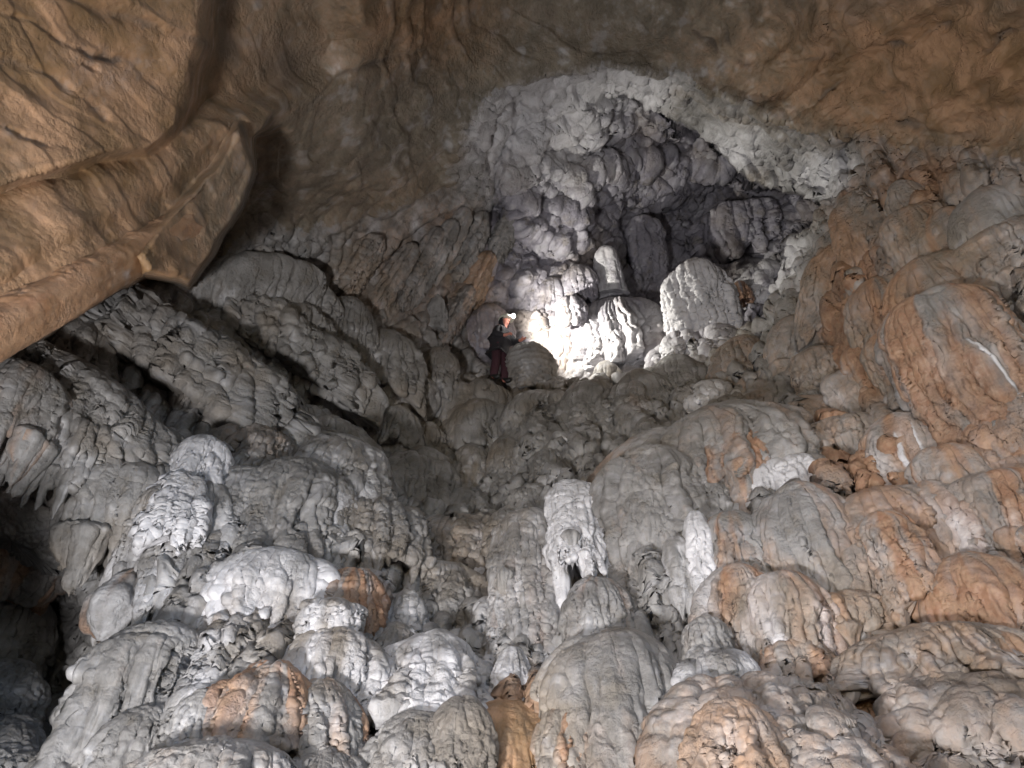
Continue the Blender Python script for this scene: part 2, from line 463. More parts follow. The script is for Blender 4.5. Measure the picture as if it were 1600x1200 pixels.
    def pleats(k, zk, seed):
        u = az * k + 1.1 * fbm(W * np.array([0.8, 0.8, 0.5]), 2, seed) + 0.15 * fbm(W * 3.0, 2, seed + 1)
        c = np.floor(u); f = u - c
        z0 = c * 0.0
        rn = _hash(c.astype(np.int64), z0.astype(np.int64), z0.astype(np.int64), seed).astype(np.float64) / 4294967295.0
        h = np.sqrt(np.clip(1 - (2 * f - 1) ** 2, 0, 1))
        saw = (-W[:, 2] * zk + rn * 5 + 0.3 * fbm(W * 2, 2, seed + 2)) % 1.0
        return h, saw * sstep(saw, 1.0, 0.92)
    h1, w1 = pleats(26, 0.55, 81); h2, w2_ = pleats(62, 1.1, 84)
    zone = sstep(perlin(W * 0.55, 86), -0.3, 0.2)
    d = slope * zone * (0.17 * (h1 - 0.75) + 0.14 * h1 * w1 + 0.065 * (h2 - 0.75) + 0.05 * h2 * w2_) * (1 - np.clip(mid, 0, 1))
    d += slope * (0.055 * (0.5 - np.abs(fl)) * (1 - 0.6 * patch) + 0.014 * fl2 + 0.040 * (pop - 0.5) * (0.1 + 0.9 * patch ** 2) + 0.014 * fbm(W * 7, 3, 65))
    cr = np.abs(perlin(W * 1.6 + warp * 0.6, 66))
    d += ceil * (0.010 * fbm(W * 5, 3, 67) + 0.012 * pop * sstep(perlin(W * 0.8, 69), 0.05, 0.3)) + lip * ceil * (0.04 * fbm(W * 4, 3, 67) + 0.035 * pop)
    d += op * (0.05 * fbm(W * 4.5, 4, 68) + 0.05 * (0.5 - np.abs(fl)) + 0.03 * pop)
    # cracks and gullies of the roof (surveyed lines)
    cracks = [
     ([(-40,0),(0,18),(70,45),(110,70),(150,88),(250,92)], 5), ([(110,-10),(170,25),(240,40),(320,70)], 8), ([(-40,85),(20,100),(65,112),(110,140),(150,170),(165,185)], 7),
     ([(-20,160),(20,158)], 9), ([(130,100),(150,110)], 4), ([(10,205),(60,228),(100,232)], 6),
     ([(1085,50),(1120,85),(1160,95),(1240,98),(1300,80),(1360,62)], 4), ([(1130,30),(1160,90)], 3), ([(1165,20),(1190,85)], 3),([(1200,10),(1230,75)], 3),([(1250,0),(1275,50)],3),([(1290,0),(1310,45)],3),
     ([(1270,170),(1310,130),(1350,100)], 4), ([(1290,180),(1340,145),(1390,135)], 3), ([(1310,185),(1370,155)], 3), ([(1420,195),(1500,215),(1610,222)], 6),
     ([(1360,62),(1420,72),(1470,50)], 4), ([(1520,90),(1560,60),(1610,45)], 5), ([(495,160),(520,125),(600,95),(720,60),(800,40)], 4), ([(376,195),(397,262),(386,312),(345,385)], 3),
     ([(930,195),(940,240),(955,255)], 6),
    ]
    jj = (px + jx * 1.2, py + jy * 1.2)
    gul = np.zeros_like(px)
    cw = np.clip(0.6 + 1.0 * fbm(q * 0.9 + 5.5, 3, 91), 0.12, 1.3)
    for pts, wd in cracks:
        gul = np.maximum(gul, cw * np.exp(-(line_dist(jj[0], jj[1], pts) / (wd * (0.35 + 1.1 * cw))) ** 2))
    d -= 0.05 * gul * ceil + 0.2 * gul * op
    W = W + n * (d * (0.10 * (1 - near_r) + (0.9 + 0.1 * near_r) * calm))[:, None]
    G = W.reshape(*sh, 3)
    N = grid_normals(G) * sg
    # ---- stains, with some lamp light and shade painted into the masks
    orange = np.zeros_like(px); white = np.zeros_like(px); dark = np.zeros_like(px); brown = np.zeros_like(px)
    for b, a in (((1350,430,90,60),.5),((1330,540,40,60,-30),1.0),((1350,590,30,60,-30),1.1),((1500,560,70,40,30),.7),((1480,640,90,30,40),.8),((1330,740,90,40,20),1.0),((1290,700,50,40),.9),((1390,790,70,50),1.0),
                 ((1440,860,60,70,-25),.9),((1300,1000,40,90,-30),1.2),((1380,1150,90,110,-30),1.1),((1500,450,60,50),.5),((1430,300,60,60),.8),((1590,960,50,80),1.0),((40,860,50,30),.7),((590,950,40,30),.5),
                 ((800,1150,110,70),.55),((1180,720,40,60),.9),((20,690,40,40),.6),((640,480,60,60),.35),((735,470,40,70),.5),((690,340,40,30),.4)):
        orange += a * blob(px, py, *b)
    for b, a in (((960,570,90,40),.9),((1050,560,60,40),.8),((1190,440,40,30),.8),((1000,130,80,40),.5),((1300,270,60,50),.6),((1250,420,40,50),.6),((1100,620,40,25),.8),((1150,230,60,50),.5),((850,210,120,110),.75),((900,140,100,40),.25)):  # pale crust, plus lamp light painted on the chamber floor, lip and upper wall
        white += a * blob(px, py, *b)
    right = sstep(px, 1080, 1350) * slope
    run = perlin(np.stack([az * 16, W[:, 2] * 0.25, W[:, 1] * 0.2], -1) + warp * 0.5, 88)
    run2 = perlin(np.stack([az * 34, W[:, 2] * 0.5, W[:, 1] * 0.4], -1) + warp * 0.6, 89)
    orange += right * np.clip(0.05 + 1.1 * run + 0.5 * run2, 0, 0.8)
    white += right * np.clip(1.5 * run2 - 0.55, 0, 0.8)
    left = sstep(px, 1100, 800) * slope
    orange += left * np.clip(0.9 * run - 0.35, 0, 0.5); white += left * np.clip(0.1 + 1.2 * run2, 0, 0.55)
    white *= np.maximum(lip * 0.7 + op + slope, 0)
    brown += ceil * (0.12 + 0.95 * blob(px, py, 100, 120, 320, 240) + 0.85 * blob(px, py, 1450, 110, 330, 150) + 0.8 * blob(px, py, 130, 450, 220, 120) + 0.5 * blob(px, py, 650, 30, 150, 90)) * (1 - 0.75 * lip)
    brown += 0.28 * lip * ceil
    orange += ceil * (0.35 * blob(px, py, 60, 480, 160, 90) + 0.3 * blob(px, py, 150, 150, 200, 120) + 0.25 * blob(px, py, 1400, 150, 200, 80))
    dark += gul * ceil * 0.62 + ceil * 0.55 * blob(px, py, 430, 90, 110, 90) + ceil * 0.4 * blob(px, py, 470, 300, 110, 90) + 0.3 * ceil * blob(px, py, 900, 40, 150, 40)  # recess blob paints in the slab's shadow; the rest darkens cracks and rock
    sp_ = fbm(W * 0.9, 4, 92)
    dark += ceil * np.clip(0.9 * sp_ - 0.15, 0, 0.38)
    white += ceil * np.clip(0.5 * fbm(W * 1.7, 4, 93) - 0.15, 0, 0.3)
    white += ceil * 0.25 * blob(px, py, 180, 110, 120, 70)
    grn = 0
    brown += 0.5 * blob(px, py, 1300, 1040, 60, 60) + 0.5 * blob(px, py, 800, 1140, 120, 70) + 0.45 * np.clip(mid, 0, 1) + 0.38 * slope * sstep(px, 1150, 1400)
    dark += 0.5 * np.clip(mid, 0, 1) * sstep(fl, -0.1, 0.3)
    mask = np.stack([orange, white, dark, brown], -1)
    # ---- split into the parts of the cave
    quads = grid_quads(*sh)
    cen = quads[:, 0]
    reg = np.full(len(quads), 0)
    reg[ceil[cen] > 0.5] = 1
    reg[op[cen] > 0.5] = 2
    reg[(op[cen] <= 0.5) & (ceil[cen] <= 0.5) & (py[cen] < 600 - 0.0 * px[cen]) & (px[cen] > 1180) & (py[cen] < 560)] = 3
    names = {0: ('flowstone_slope', MAT_FLOW), 1: ('cave_ceiling', MAT_CEIL), 2: ('upper_chamber', MAT_CHAM), 3: ('cave_wall', MAT_FLOW)}
    Wf = G.reshape(-1, 3); Nf = N.reshape(-1, 3)
    for r, (nm, mt) in names.items():
        qs = quads[reg == r]
        used, inv = np.unique(qs, return_inverse=True)
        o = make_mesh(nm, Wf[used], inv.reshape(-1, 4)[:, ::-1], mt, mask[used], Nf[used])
        o['kind'] = 'structure'
    return None
build_shell()

def build_floor():
    xs = np.linspace(-16, 16, 161); ys = np.linspace(-14, 6.5, 121)
    X, Y = np.meshgrid(xs, ys)
    P = np.stack([X.ravel(), Y.ravel(), np.zeros(X.size)], -1)
    Z = 0.12 * fbm(P * 0.7, 4, 71) + 0.05 * fbm(P * 3, 3, 72)
    P[:, 2] = Z
    mk = np.zeros((len(P), 4)); mk[:, 3] = 0.6
    o = make_mesh('cave_floor', P, grid_quads(*X.shape), MAT_CEIL, mk)
    o['kind'] = 'structure'
build_floor()

# ---------------------------------------------------------------- flowstone formations
rng = np.random.RandomState(11)
VY = 600 - FOC * math.tan(math.pi / 2 - PITCH)         # where plumb lines meet in the photograph
_seed = [100]

def lobes(u, K, seed):
    """u in [0,1) round the body -> (rounded lobe height 0..1, per-lobe random numbers)"""
    r = np.random.RandomState(seed)
    b = np.sort((np.arange(K) + r.uniform(-0.38, 0.38, K)) / K) % 1.0
    b = np.sort(b)
    u = u % 1.0
    i = np.searchsorted(b, u) % K
    lo = b[(i - 1) % K]; hi = b[i]
    wdt = (hi - lo) % 1.0
    x = ((u - lo) % 1.0) / wdt
    h = np.sqrt(np.clip(1 - (2 * x - 1) ** 2, 0, 1))
    rnd = r.uniform(0, 1, (K, 3))
    return h, rnd[i]

def body_mesh(top, bot, rx, ry, ex, ey, cap=0.35, K=14, flute=0.19, drip=0.35, pop=0.5, lump=0.09, taper=1.0, shear=0.0,
              orange=0.0, white=0.0, dirt=0.15, brown=0.0, res=1.0, seed=0, wpx=100, hpx=100, pexp=1.0, ring=0.0, rust=None, wst=(), streak=0.85, flare=0.0):
    nc = int(np.clip(wpx * 2.1 * res, 60, 420)); nr = int(np.clip(hpx * 0.95 * res, 40, 300))
    th = np.linspace(0, 2 * np.pi, nc, endpoint=False)
    tt = np.concatenate([np.linspace(0, 1, nr) ** 1.0])
    sty = np.random.RandomState(seed + 77).uniform(0, 1, 6)
    K = max(4, int(K * (0.75 + 0.5 * sty[0])))
    T, TH = np.meshgrid(tt, th, indexing='ij')
    H = np.linalg.norm(top - bot)
    size = min(2 * rx, H)
    # rounded cap and sides
    a = np.clip(T / cap, 0, 1) * np.pi / 2
    R = np.where(T < cap, np.sin(a) ** pexp, 1.0)
    side = np.clip((T - cap) / (1 - cap), 0, 1)
    R = R * (1 + (taper - 1) * side) * (1 + flare * side ** 2)
    capH = min(cap, 0.9)
    Zf = np.where(T < cap, 1 - capH * (1 - np.cos(a)), 1 - capH - (1 - capH) * side)     # 1 at the crown .. 0 at the foot
    flat = lambda A: A.ravel()
    sp = np.stack([np.cos(flat(TH)) * 1.2, np.sin(flat(TH)) * 1.2, flat(T) * H / max(rx, 0.05) * 0.5], -1)
    warp = (0.050 * fbm(sp * 1.1 + seed * 3.1, 4, seed + 1, 0.55)).reshape(T.shape)
    U = (TH / (2 * np.pi) + warp * (0.4 + T)) % 1.0
    L1, rn = lobes(U, K, seed + 5)
    L2, rn2 = lobes((U + 0.3 * warp) % 1.0, int(K * 2.6), seed + 9)
    grow = sstep(T, cap * 0.25, cap * 0.9 + 0.10)
    # drips: every lobe ends at its own height, thinning towards its end
    end = drip * (1.15 * L1 * (0.25 + 0.75 * rn[..., 0]) - 0.45 + 0.25 * (L2 - 0.6))
    Zf = np.where(T >= cap, Zf - end * side ** 1.3, Zf)
    thin = side ** 3
    saw = (T * (0.6 + 1.2 * H / max(2 * rx, 0.1)) + rn[..., 2] * 3 + 2.0 * warp) % 1.0
    saw = saw * sstep(saw, 1.0, 0.90)
    saw2 = (T * (1.0 + 2.6 * H / max(2 * rx, 0.1)) + rn2[..., 2] * 3 + 3.0 * warp) % 1.0
    saw2 = saw2 * sstep(saw2, 1.0, 0.88)
    calm_end = 1 - 0.6 * side ** 2
    R = R * (1 + grow * calm_end * (flute * 0.55 * saw * L1 + flute * 0.16 * saw2 * L2 * (rn2[..., 1] > 0.5)))
    bold = (0.35 + 1.3 * rn[..., 1]) * (0.85 + 0.7 * sty[3])
    R = R * (1 + flute * grow * bold * ((L1 - 0.75) * (1 + 1.8 * thin) + 0.5 * (rn[..., 1] - 0.5)) + 0.85 * flute * grow * (L2 - 0.7) * (0.3 + rn2[..., 1]))
    R = R * (1 - thin * np.clip(drip, 0, 0.5) * 0.5)
    ax = bot[None, None, :] + (top - bot)[None, None, :] * Zf[..., None]
    cx = np.cos(TH) * rx * R; cy = np.sin(TH) * ry * R
    P = ax + ex[None, None, :] * cx[..., None] + ey[None, None, :] * cy[..., None]
    P[..., 2] += shear * cx
    # underside: gather the lower rim inwards and up so that it is closed from below
    last = P[-1]; cen = last.mean(0) + np.array([0, 0, 0.10 * H])
    rows = [last * (1 - k) + cen * k for k in (0.25, 0.6, 0.999)]
    P = np.concatenate([P, np.stack(rows)], 0)
    nrow = P.shape[0]
    Q = P.reshape(-1, 3)
    Tf = np.concatenate([T, np.ones((3, nc))], 0)
    und = np.concatenate([np.zeros(T.shape), np.ones((3, nc))], 0).ravel()
    off = np.array([seed * 1.37, seed * 0.71, seed * 2.11])
    N = grid_normals(P, True).reshape(-1, 3)
    ctr = (top + bot) / 2
    if np.median(((Q - ctr) * N).sum(-1)) < 0: N = -N
    w2 = np.stack([perlin(Q * 2.2 / max(size, 0.2) + off, seed + 20 + k) for k in range(3)], -1)
    f1, _ = worley((Q + w2 * 0.12 * size) * (2.3 / size) * np.array([1, 1, 0.26]) + off, seed + 30)
    d = lump * size * (0.65 * (dome(f1, 0.75) - 0.5) + 0.6 * perlin(Q * np.array([1.6, 1.6, 0.8]) / size + off, seed + 31))
    Q = Q + N * (d * (1 - 0.7 * und))[:, None]
    P = Q.reshape(P.shape)
    N = grid_normals(P, True).reshape(-1, 3)
    if np.median(((Q - ctr) * N).sum(-1)) < 0: N = -N
    # cauliflower crust, thickest on the crown; faint growth rings
    cs = np.clip(0.085 * (size / 0.8) ** 0.5, 0.05, 0.16)
    g1, _ = worley((Q + w2 * 0.05) / cs + off, seed + 40)
    g2, _ = worley(Q / (cs * 0.45) + off, seed + 41)
    crown = (1 - 0.92 * sstep(Tf, cap * 0.45, cap + 0.20)).ravel()
    patch = sstep(perlin(Q * 2.0 / size + off, seed + 43), -0.3, 0.3)
    crust = pop * (crown * (0.35 + 0.6 * patch) + 0.14 * patch * min(1.0, pop))
    d = cs * 0.42 * crust * (dome(g1, 0.78) - 0.4) + cs * 0.16 * crust * dome(g2, 0.8)
    if pop > 1.15:                                       # coral-like knobs over the whole body
        k1, _ = worley((Q + w2 * 0.10) / 0.20 + off, seed + 47); k2, _ = worley((Q + w2 * 0.05) / 0.10 + off, seed + 48)
        d += 0.085 * (dome(k1, 0.8) - 0.4) + 0.035 * dome(k2, 0.8) * patch
    d += 0.014 * fbm(Q * np.array([5, 5, 2.6]) + off, 4, seed + 42)
    stre = perlin(np.stack([Q[:, 0] * 14, Q[:, 1] * 14, Q[:, 2] * 1.8], -1) + w2 * 0.8, seed + 45)
    stre2 = perlin(np.stack([Q[:, 0] * 30, Q[:, 1] * 30, Q[:, 2] * 3.0], -1) + w2 * 1.2, seed + 46)
    d += (0.085 * (0.25 + sty[1]) * (0.5 - np.abs(stre)) + 0.022 * (0.3 + sty[2]) * stre2) * (1 - crown)
    if ring:
        d += ring * 0.02 * np.sin(Q[:, 2] * 60 + 4 * w2[:, 0])
    Q = Q + N * (d * (1 - und))[:, None]
    # ---- stains that run with the flutes
    s1 = perlin(np.stack([np.cos(flat(np.concatenate([U, U[-1:], U[-1:], U[-1:]]) * 2 * np.pi)) * 3.2, np.sin(flat(np.concatenate([U, U[-1:], U[-1:], U[-1:]]) * 2 * np.pi)) * 3.2, Tf.ravel() * 0.9], -1) + seed * 1.9, seed + 50)
    s2 = perlin(Q * 1.5 / size + off, seed + 51)
    so = np.clip(streak * 1.6 * s1 + (1 - streak) * 1.2 * s2, -1, 1)
    mk = np.zeros((len(Q), 4))
    mk[:, 0] = np.clip(orange * (0.65 + 0.5 * orange) + so * 1.15 * min(1, orange * 2.6), 0, 1.1) if orange > 0 else 0
    s3 = perlin(np.stack([np.cos(TH.ravel().take(np.arange(len(Q)) % (T.size)) * 1) * 2.4, Q[:, 2] * 1.2 / size, Q[:, 0] * 2 / size], -1) + seed, seed + 52)
    low = sstep(Tf.ravel(), cap * 0.5, cap + 0.2)
    if rust is not None: mk[:, 0] = np.clip(0.8 * mk[:, 0] + iron_streaks(Q, rust), 0, 1.0)
    mk[:, 1] = np.clip(white * (0.75 + 0.35 * low) + s3 * 0.7 * min(1, white * 3), 0, 1.2) if white > 0 else 0
    mk[:, 2] = np.clip(dirt * crown * 0.8 + 0.5 * dirt * s2, 0, 1)
    mk[:, 3] = brown
    Uf = np.concatenate([U, U[-1:], U[-1:], U[-1:]]).ravel()
    for u0, uw, t0, t1 in wst:                           # a white dribble down the flow
        mk[:, 1] += 1.1 * np.exp(-(((Uf - u0 + 0.012 * s2) / (uw * (0.75 + 0.8 * s2))) ** 2)) * sstep(Tf.ravel(), t0, t0 + 0.08) * sstep(Tf.ravel(), t1, t1 - 0.12)
        mk[:, 0] *= 1 - 0.8 * np.clip(mk[:, 1], 0, 1)
    quads = grid_quads(nrow, nc, True)
    # where the flutes reach the lower rim: (start, end, radius) for hanging drips
    rim = []
    rt = min(nr - 2, int(nr * (1 - 0.30 * (1 - cap))))
    G = Q.reshape(nrow, nc, 3)
    l1 = L1[nr - 1]
    for c in range(nc):
        if l1[c] > 0.965 and l1[c] >= l1[c - 1] and l1[c] > l1[(c + 1) % nc]:
            rim.append((G[rt, c], G[nr - 1, c], 2 * np.pi * rx * R[rt, c] / K * 0.42, rn[nr - 1, c]))
    return Q, quads[:, ::-1], mk, rim

def local_frame(px, py):
    d = rays(px, py)
    h = np.array([d[0], d[1], 0.0]); h /= np.linalg.norm(h)
    ex = np.array([h[1], -h[0], 0.0])                 # to the right as seen
    return d, h, ex

GROUPS = {'flowstone_mound': ('flowstone mound', 'flowstone mounds on the cave slope'),
          'flowstone_drapery': ('flowstone drapery', 'flowstone draperies on the cave slope'),
          'flowstone_ridge': ('flowstone ridge', 'flowstone ridges on the cave slope'),
          'stalagmite': ('stalagmite', 'stalagmites standing on the cave slope'),
          'flowstone_column': ('flowstone column', 'flowstone columns on the cave slope'),
          'rock_curtain': ('rock curtain', 'rock curtains hanging in the cave'),
          'boulder': ('boulder', 'boulders on the cave ledge')}

def F(kind, label, cx, top, w, h, deep=None, stand=0.45, out=0.0, lean=0.0, mat=None, **kw):
    """a formation whose crown shows at (cx, top) in the photograph, w wide and h tall there"""
    _seed[0] += 7
    if deep is None: deep = 0.42 if kind == 'flowstone_drapery' and w > 90 else (0.32 if kind == 'flowstone_ridge' else 0.58)
    seed = kw.pop('seed', _seed[0])
    drips = kw.pop('drips', 1.0 if kind == 'flowstone_drapery' and mat is None else (0.45 if kw.get('K', 0) >= 20 and kind == 'flowstone_mound' else 0.0))
    if drips: h = h * (1 - 0.26 * drips)                # the rest of the height is hanging drips
    elif kind == 'flowstone_mound' and mat is None: h = h * 1.18
    ymid, ybot = top + h * 0.5, top + h
    sl = (cx - 800.0) / (ymid - VY) + lean
    xt, xb = cx - sl * h * 0.5, cx + sl * h * 0.5
    g = lambda x, y: float(survey(np.array([x]), np.array([y]))[0])
    Dm = g(cx, ymid); Dt = g(xt, top); Db = g(xb, ybot)
    Dt = min(max(Dt, Dm - 1.5), Dm + 1.8); Db = min(max(Db, Dm - 1.8), Dm + 1.5)
    if mat is None: out *= 0.68 if cx < 1250 else 0.5
    if mat is None and cx > 1250 and top < 900: deep = min(deep, 0.42)
    rx = 0.5 * w * (Dm - out) / FOC
    ry = rx * deep
    dm, hm, ex = local_frame(cx, ymid)
    Dt = Dt * (1 - stand) + Dm * stand; Db = Db * (1 - stand) + Dm * stand
    pt = CAM + rays(xt, top) * (Dt - out - 0.15 * ry)
    pb = CAM + rays(xb, ybot) * (Db - out - 0.15 * ry)
    if cx > 1150 and mat is None and not kw.get('white', 0) > 0.5: kw.setdefault('brown', 0.38)
    if kind == 'flowstone_mound' and mat is None: kw.setdefault('flare', np.random.RandomState(seed).uniform(-0.12, 0.42))
    if mat is None: kw.setdefault('rust', float(sstep(np.array([cx]), 820, 1250)[0]))
    if kind == 'flowstone_mound' and mat is None: kw['flute'] = min(0.36, kw.get('flute', 0.19) * 1.2)
    V, Qd, mk, rim = body_mesh(pt, pb, rx, ry, ex, hm, seed=seed, wpx=w, hpx=h, **kw)
    org = (pt + pb) / 2
    o = make_mesh(kind, V - org, Qd, mat or MAT_FLOW, mk)
    o.location = org
    cat, grp = GROUPS[kind]
    tag(o, label, cat, grp)
    # drips: each flute that faces the lens tapers off into a tip of its own
    for (p0, p1, r, rn) in rim if drips else ():
        if ((p1 - org) * (CAM - org)).sum() < 0.05 * rx * np.linalg.norm(CAM - org) or rn[0] < 0.12: continue
        ln = (0.16 + 0.50 * rn[2]) * min(np.linalg.norm(pt - pb), 1.4) * drips
        ctr = pb + (pt - pb) * 0.5
        inw = (ctr - p0) * np.array([1, 1, 0]); inw /= np.linalg.norm(inw) + 1e-9
        a = p0 + inw * r * 0.55; b = p1 + inw * r * 0.5 - np.array([0, 0, ln])
        _seed[0] += 3
        V2, Q2, m2 = spike_mesh(a, b, r * 1.05, seed=_seed[0], n=(44, 30), orange=0.6 * kw.get('orange', 0), white=kw.get('white', 0))
        m2[:, 3] = kw.get('brown', 0)
        c = make_mesh('drip', V2 - a, Q2, mat or MAT_FLOW, m2, parent=o)
        c.location = a - org
    return o

def spike_mesh(top, bot, r0, bulb=0.0, K=8, seed=0, orange=0.0, white=0.0, n=(60, 48), tip=0.06):
    nr, nc = n
    T, TH = np.meshgrid(np.linspace(0, 1, nr), np.linspace(0, 2 * np.pi, nc, endpoint=False), indexing='ij')
    U = TH / (2 * np.pi)
    L1, rn = lobes(U, K, seed + 3)
    prof = (1 - T) ** 0.7 * (1 - bulb) + bulb * (0.35 + 0.9 * np.sin(np.clip(T, 0, 1) ** 1.3 * np.pi) ** 0.9)
    prof = np.maximum(prof * sstep(1 - T, -0.02, 0.10 + tip) * np.sqrt(np.clip(T / 0.14, 0, 1)), 0.002)
    R = r0 * prof * (1 + 0.22 * (L1 - 0.7) + 0.1 * (rn[..., 1] - 0.5))
    axis = bot - top
    P = top + axis * T[..., None]
    P = P + np.stack([np.cos(TH) * R, np.sin(TH) * R, 0 * R], -1)
    Q = P.reshape(-1, 3)
    off = seed * 1.7
    N = grid_normals(P, True).reshape(-1, 3)
    rad = np.stack([np.cos(TH), np.sin(TH), 0 * TH], -1).reshape(-1, 3)
    if np.median((rad * N).sum(-1)) < 0: N = -N
    s1 = fbm(Q * np.array([9, 9, 3]) + off, 4, seed)
    Q = Q + N * (0.2 * r0 * s1 + 0.35 * r0 * perlin(Q * 2.2 / max(r0 * 3, 0.1) + off, seed + 8))[:, None]
    mk = np.zeros((len(Q), 4))
    s2 = perlin(np.stack([np.cos(TH.ravel()) * 1.4, np.sin(TH.ravel()) * 1.4, T.ravel() * 1.2], -1) + off, seed + 2)
    mk[:, 0] = np.clip(orange + 0.8 * s2 * (orange > 0), 0, 1); mk[:, 1] = np.clip(white - 0.5 * s2 * (white > 0), 0, 1.1)
    return Q, grid_quads(nr, nc, True)[:, ::-1], mk

def spike(px, top, w, h, name='stalactite', parent=None, dD=-0.25, lean=0.0, label=None, D=None, **kw):
    _seed[0] += 3
    sl = (px - 800.0) / (top + h / 2 - VY) + lean
    if D is None and parent is not None:
        me = parent.data
        n = len(me.vertices); co = np.empty(n * 3, np.float32); me.vertices.foreach_get('co', co)
        co = co.reshape(-1, 3) + np.array(parent.location, np.float32)
        v = co - CAM; dist = np.linalg.norm(v, axis=1)
        fw = v @ np.array([0, CP, SP]); X = 800 + FOC * v[:, 0] / fw
        Y = 600 - FOC * (v @ np.array([0, -SP, CP])) / fw
        near = np.hypot(X - (px - sl * h / 2), Y - top) < max(14, w * 0.6)
        if near.any():
            D = np.percentile(dist[near], 8) + 0.25 * 0.5 * w * 8 / FOC
    if D is None:
        D = float(survey(np.array([px]), np.array([top + h * 0.3]))[0]) + dD
    pt = CAM + rays(px - sl * h / 2, top) * D
    d = rays(px + sl * h / 2, top + h)
    hr = math.hypot(*(pt - CAM)[:2])                    # hangs plumb: same distance over the ground
    pb = CAM + d * (hr / math.hypot(d[0], d[1]))
    r0 = 0.5 * w * D / FOC
    V, Q, mk = spike_mesh(pt, pb, r0, seed=_seed[0], **kw)
    org = np.array(pt)
    o = make_mesh(name, V - org, Q, MAT_FLOW, mk)
    if parent is None:
        o.location = org
        tag(o, label, 'stalactite', 'stalactites hanging in the cave')
    else:
        o.parent = parent
        o.location = org - np.array(parent.location)
    return o

MD, DR, RG, ST, CL, CU, BO = 'flowstone_mound', 'flowstone_drapery', 'flowstone_ridge', 'stalagmite', 'flowstone_column', 'rock_curtain', 'boulder'
# ---- bottom, from the left edge
F(RG, 'grey crusted ledge jutting over the black alcove at the left edge', 30, 782, 200, 70, cap=0.6, pop=1.0, flute=0.07, drip=0.2, out=0.7, shear=-0.25)
F(MD, 'orange and white knob at the left edge above the dark alcove', 15, 846, 110, 75, cap=0.5, pop=1.0, orange=0.6, white=0.15, out=0.6)
F(MD, 'dark round boss in the shaded alcove at the left edge', 5, 925, 110, 120, cap=0.5, pop=0.6, out=0.3, dirt=0.35)
F(MD, 'grey knobbly mound at the left edge below the alcove', 0, 1032, 80, 120, cap=0.4, pop=1.0, out=1.5)
F(MD, 'lowest grey knobbly mound in the bottom left corner', -10, 1120, 90, 180, cap=0.4, pop=1.0, out=1.8)
F(DR, 'pale fold of flowstone nearest the dark alcove, ending in long drips', 236, 765, 78, 215, cap=0.2, K=11, flute=0.26, drip=0.5, pop=0.4, white=0.3, out=0.45, shear=0.1)
F(DR, 'middle pale fold of flowstone under the white coral shaped lump', 300, 752, 100, 245, cap=0.2, K=13, flute=0.26, drip=0.5, pop=0.4, white=0.35, out=0.45)
F(DR, 'long pleated fold of flowstone running down beside the long grey crusted mound', 378, 735, 118, 230, cap=0.2, K=14, flute=0.26, drip=0.4, pop=0.5, white=0.2, out=0.40, shear=-0.1)
o = F(DR, 'ragged grey fringe of drips over the dark alcove', 205, 730, 110, 140, cap=0.3, K=9, flute=0.27, drip=0.6, pop=0.5, out=0.25)
spike(184, 888, 58, 112, label='bulb shaped cream stalactite with an orange streak, hanging in the dark alcove', bulb=1.0, orange=0.3, white=0.35, D=8.2, lean=-0.12)
F(MD, 'white coral shaped lump with rounded lobes on the left slope', 312, 688, 72, 85, cap=0.5, pop=0.6, white=0.95, dirt=0.0, lump=0.30, out=1.15)
F(MD, 'small white lump just below the white coral shaped lump', 280, 745, 62, 85, cap=0.5, pop=0.8, white=0.85, dirt=0.0, lump=0.3, out=1.0)
F(MD, 'tall pale mound with deep furrows between the dark alcove and the bottom edge', 232, 985, 185, 250, cap=0.28, K=11, flute=0.18, drip=0.1, pop=0.9, lump=0.16, orange=0.10, white=0.15, out=0.5, taper=1.1)
F(MD, 'grey knobbly mound leaning on the tall furrowed mound at the bottom edge', 222, 1108, 110, 140, cap=0.45, pop=1.0, out=0.9)
F(MD, 'narrow grey pillar flank right of the tall furrowed mound', 305, 1080, 70, 130, cap=0.4, pop=0.5, out=0.7, white=0.1)
o = F(DR, 'white fluted drapery with a grey crown above the orange knob', 435, 862, 170, 165, cap=0.35, K=13, flute=0.27, drip=0.35, pop=0.5, white=0.65, orange=0.15, out=0.3)
F(MD, 'salmon orange knobbly knob in the middle of the lower slope', 548, 888, 82, 85, cap=0.5, pop=1.0, orange=0.75, dirt=0.05, out=0.6)
F(DR, 'grey and white hanging flutes under the salmon orange knob', 520, 935, 80, 90, cap=0.3, flute=0.27, drip=0.4, white=0.5, pop=0.2, out=0.95)
F(MD, 'white faced mound with a grey rim below the salmon orange knob', 522, 982, 138, 118, cap=0.45, pop=0.9, white=0.6, orange=0.12, out=0.55, drip=0.3, flute=0.16)
F(MD, 'rusty orange mound with a grey crest near the bottom edge', 415, 1040, 110, 112, cap=0.45, pop=0.9, orange=0.55, out=0.75, lump=0.2, drip=0.3)
F(MD, 'drooping pinkish lobe beside the rusty orange mound', 508, 1062, 96, 105, cap=0.45, pop=0.9, orange=0.35, out=0.75, drip=0.25, lean=0.3)
F(MD, 'low brown grey mound at the bottom edge under the rusty orange mound', 345, 1158, 210, 110, cap=0.6, pop=1.0, brown=0.2, orange=0.1, out=0.8)
F(MD, 'dark low mound at the bottom edge between two pale mounds', 505, 1172, 130, 100, cap=0.6, pop=0.9, dirt=0.3, out=0.6)
F(MD, 'grey crowned mound skirted with short pale flutes on the mid slope', 578, 780, 150, 108, cap=0.45, K=22, flute=0.22, drip=0.22, pop=0.9, white=0.2, out=0.45)
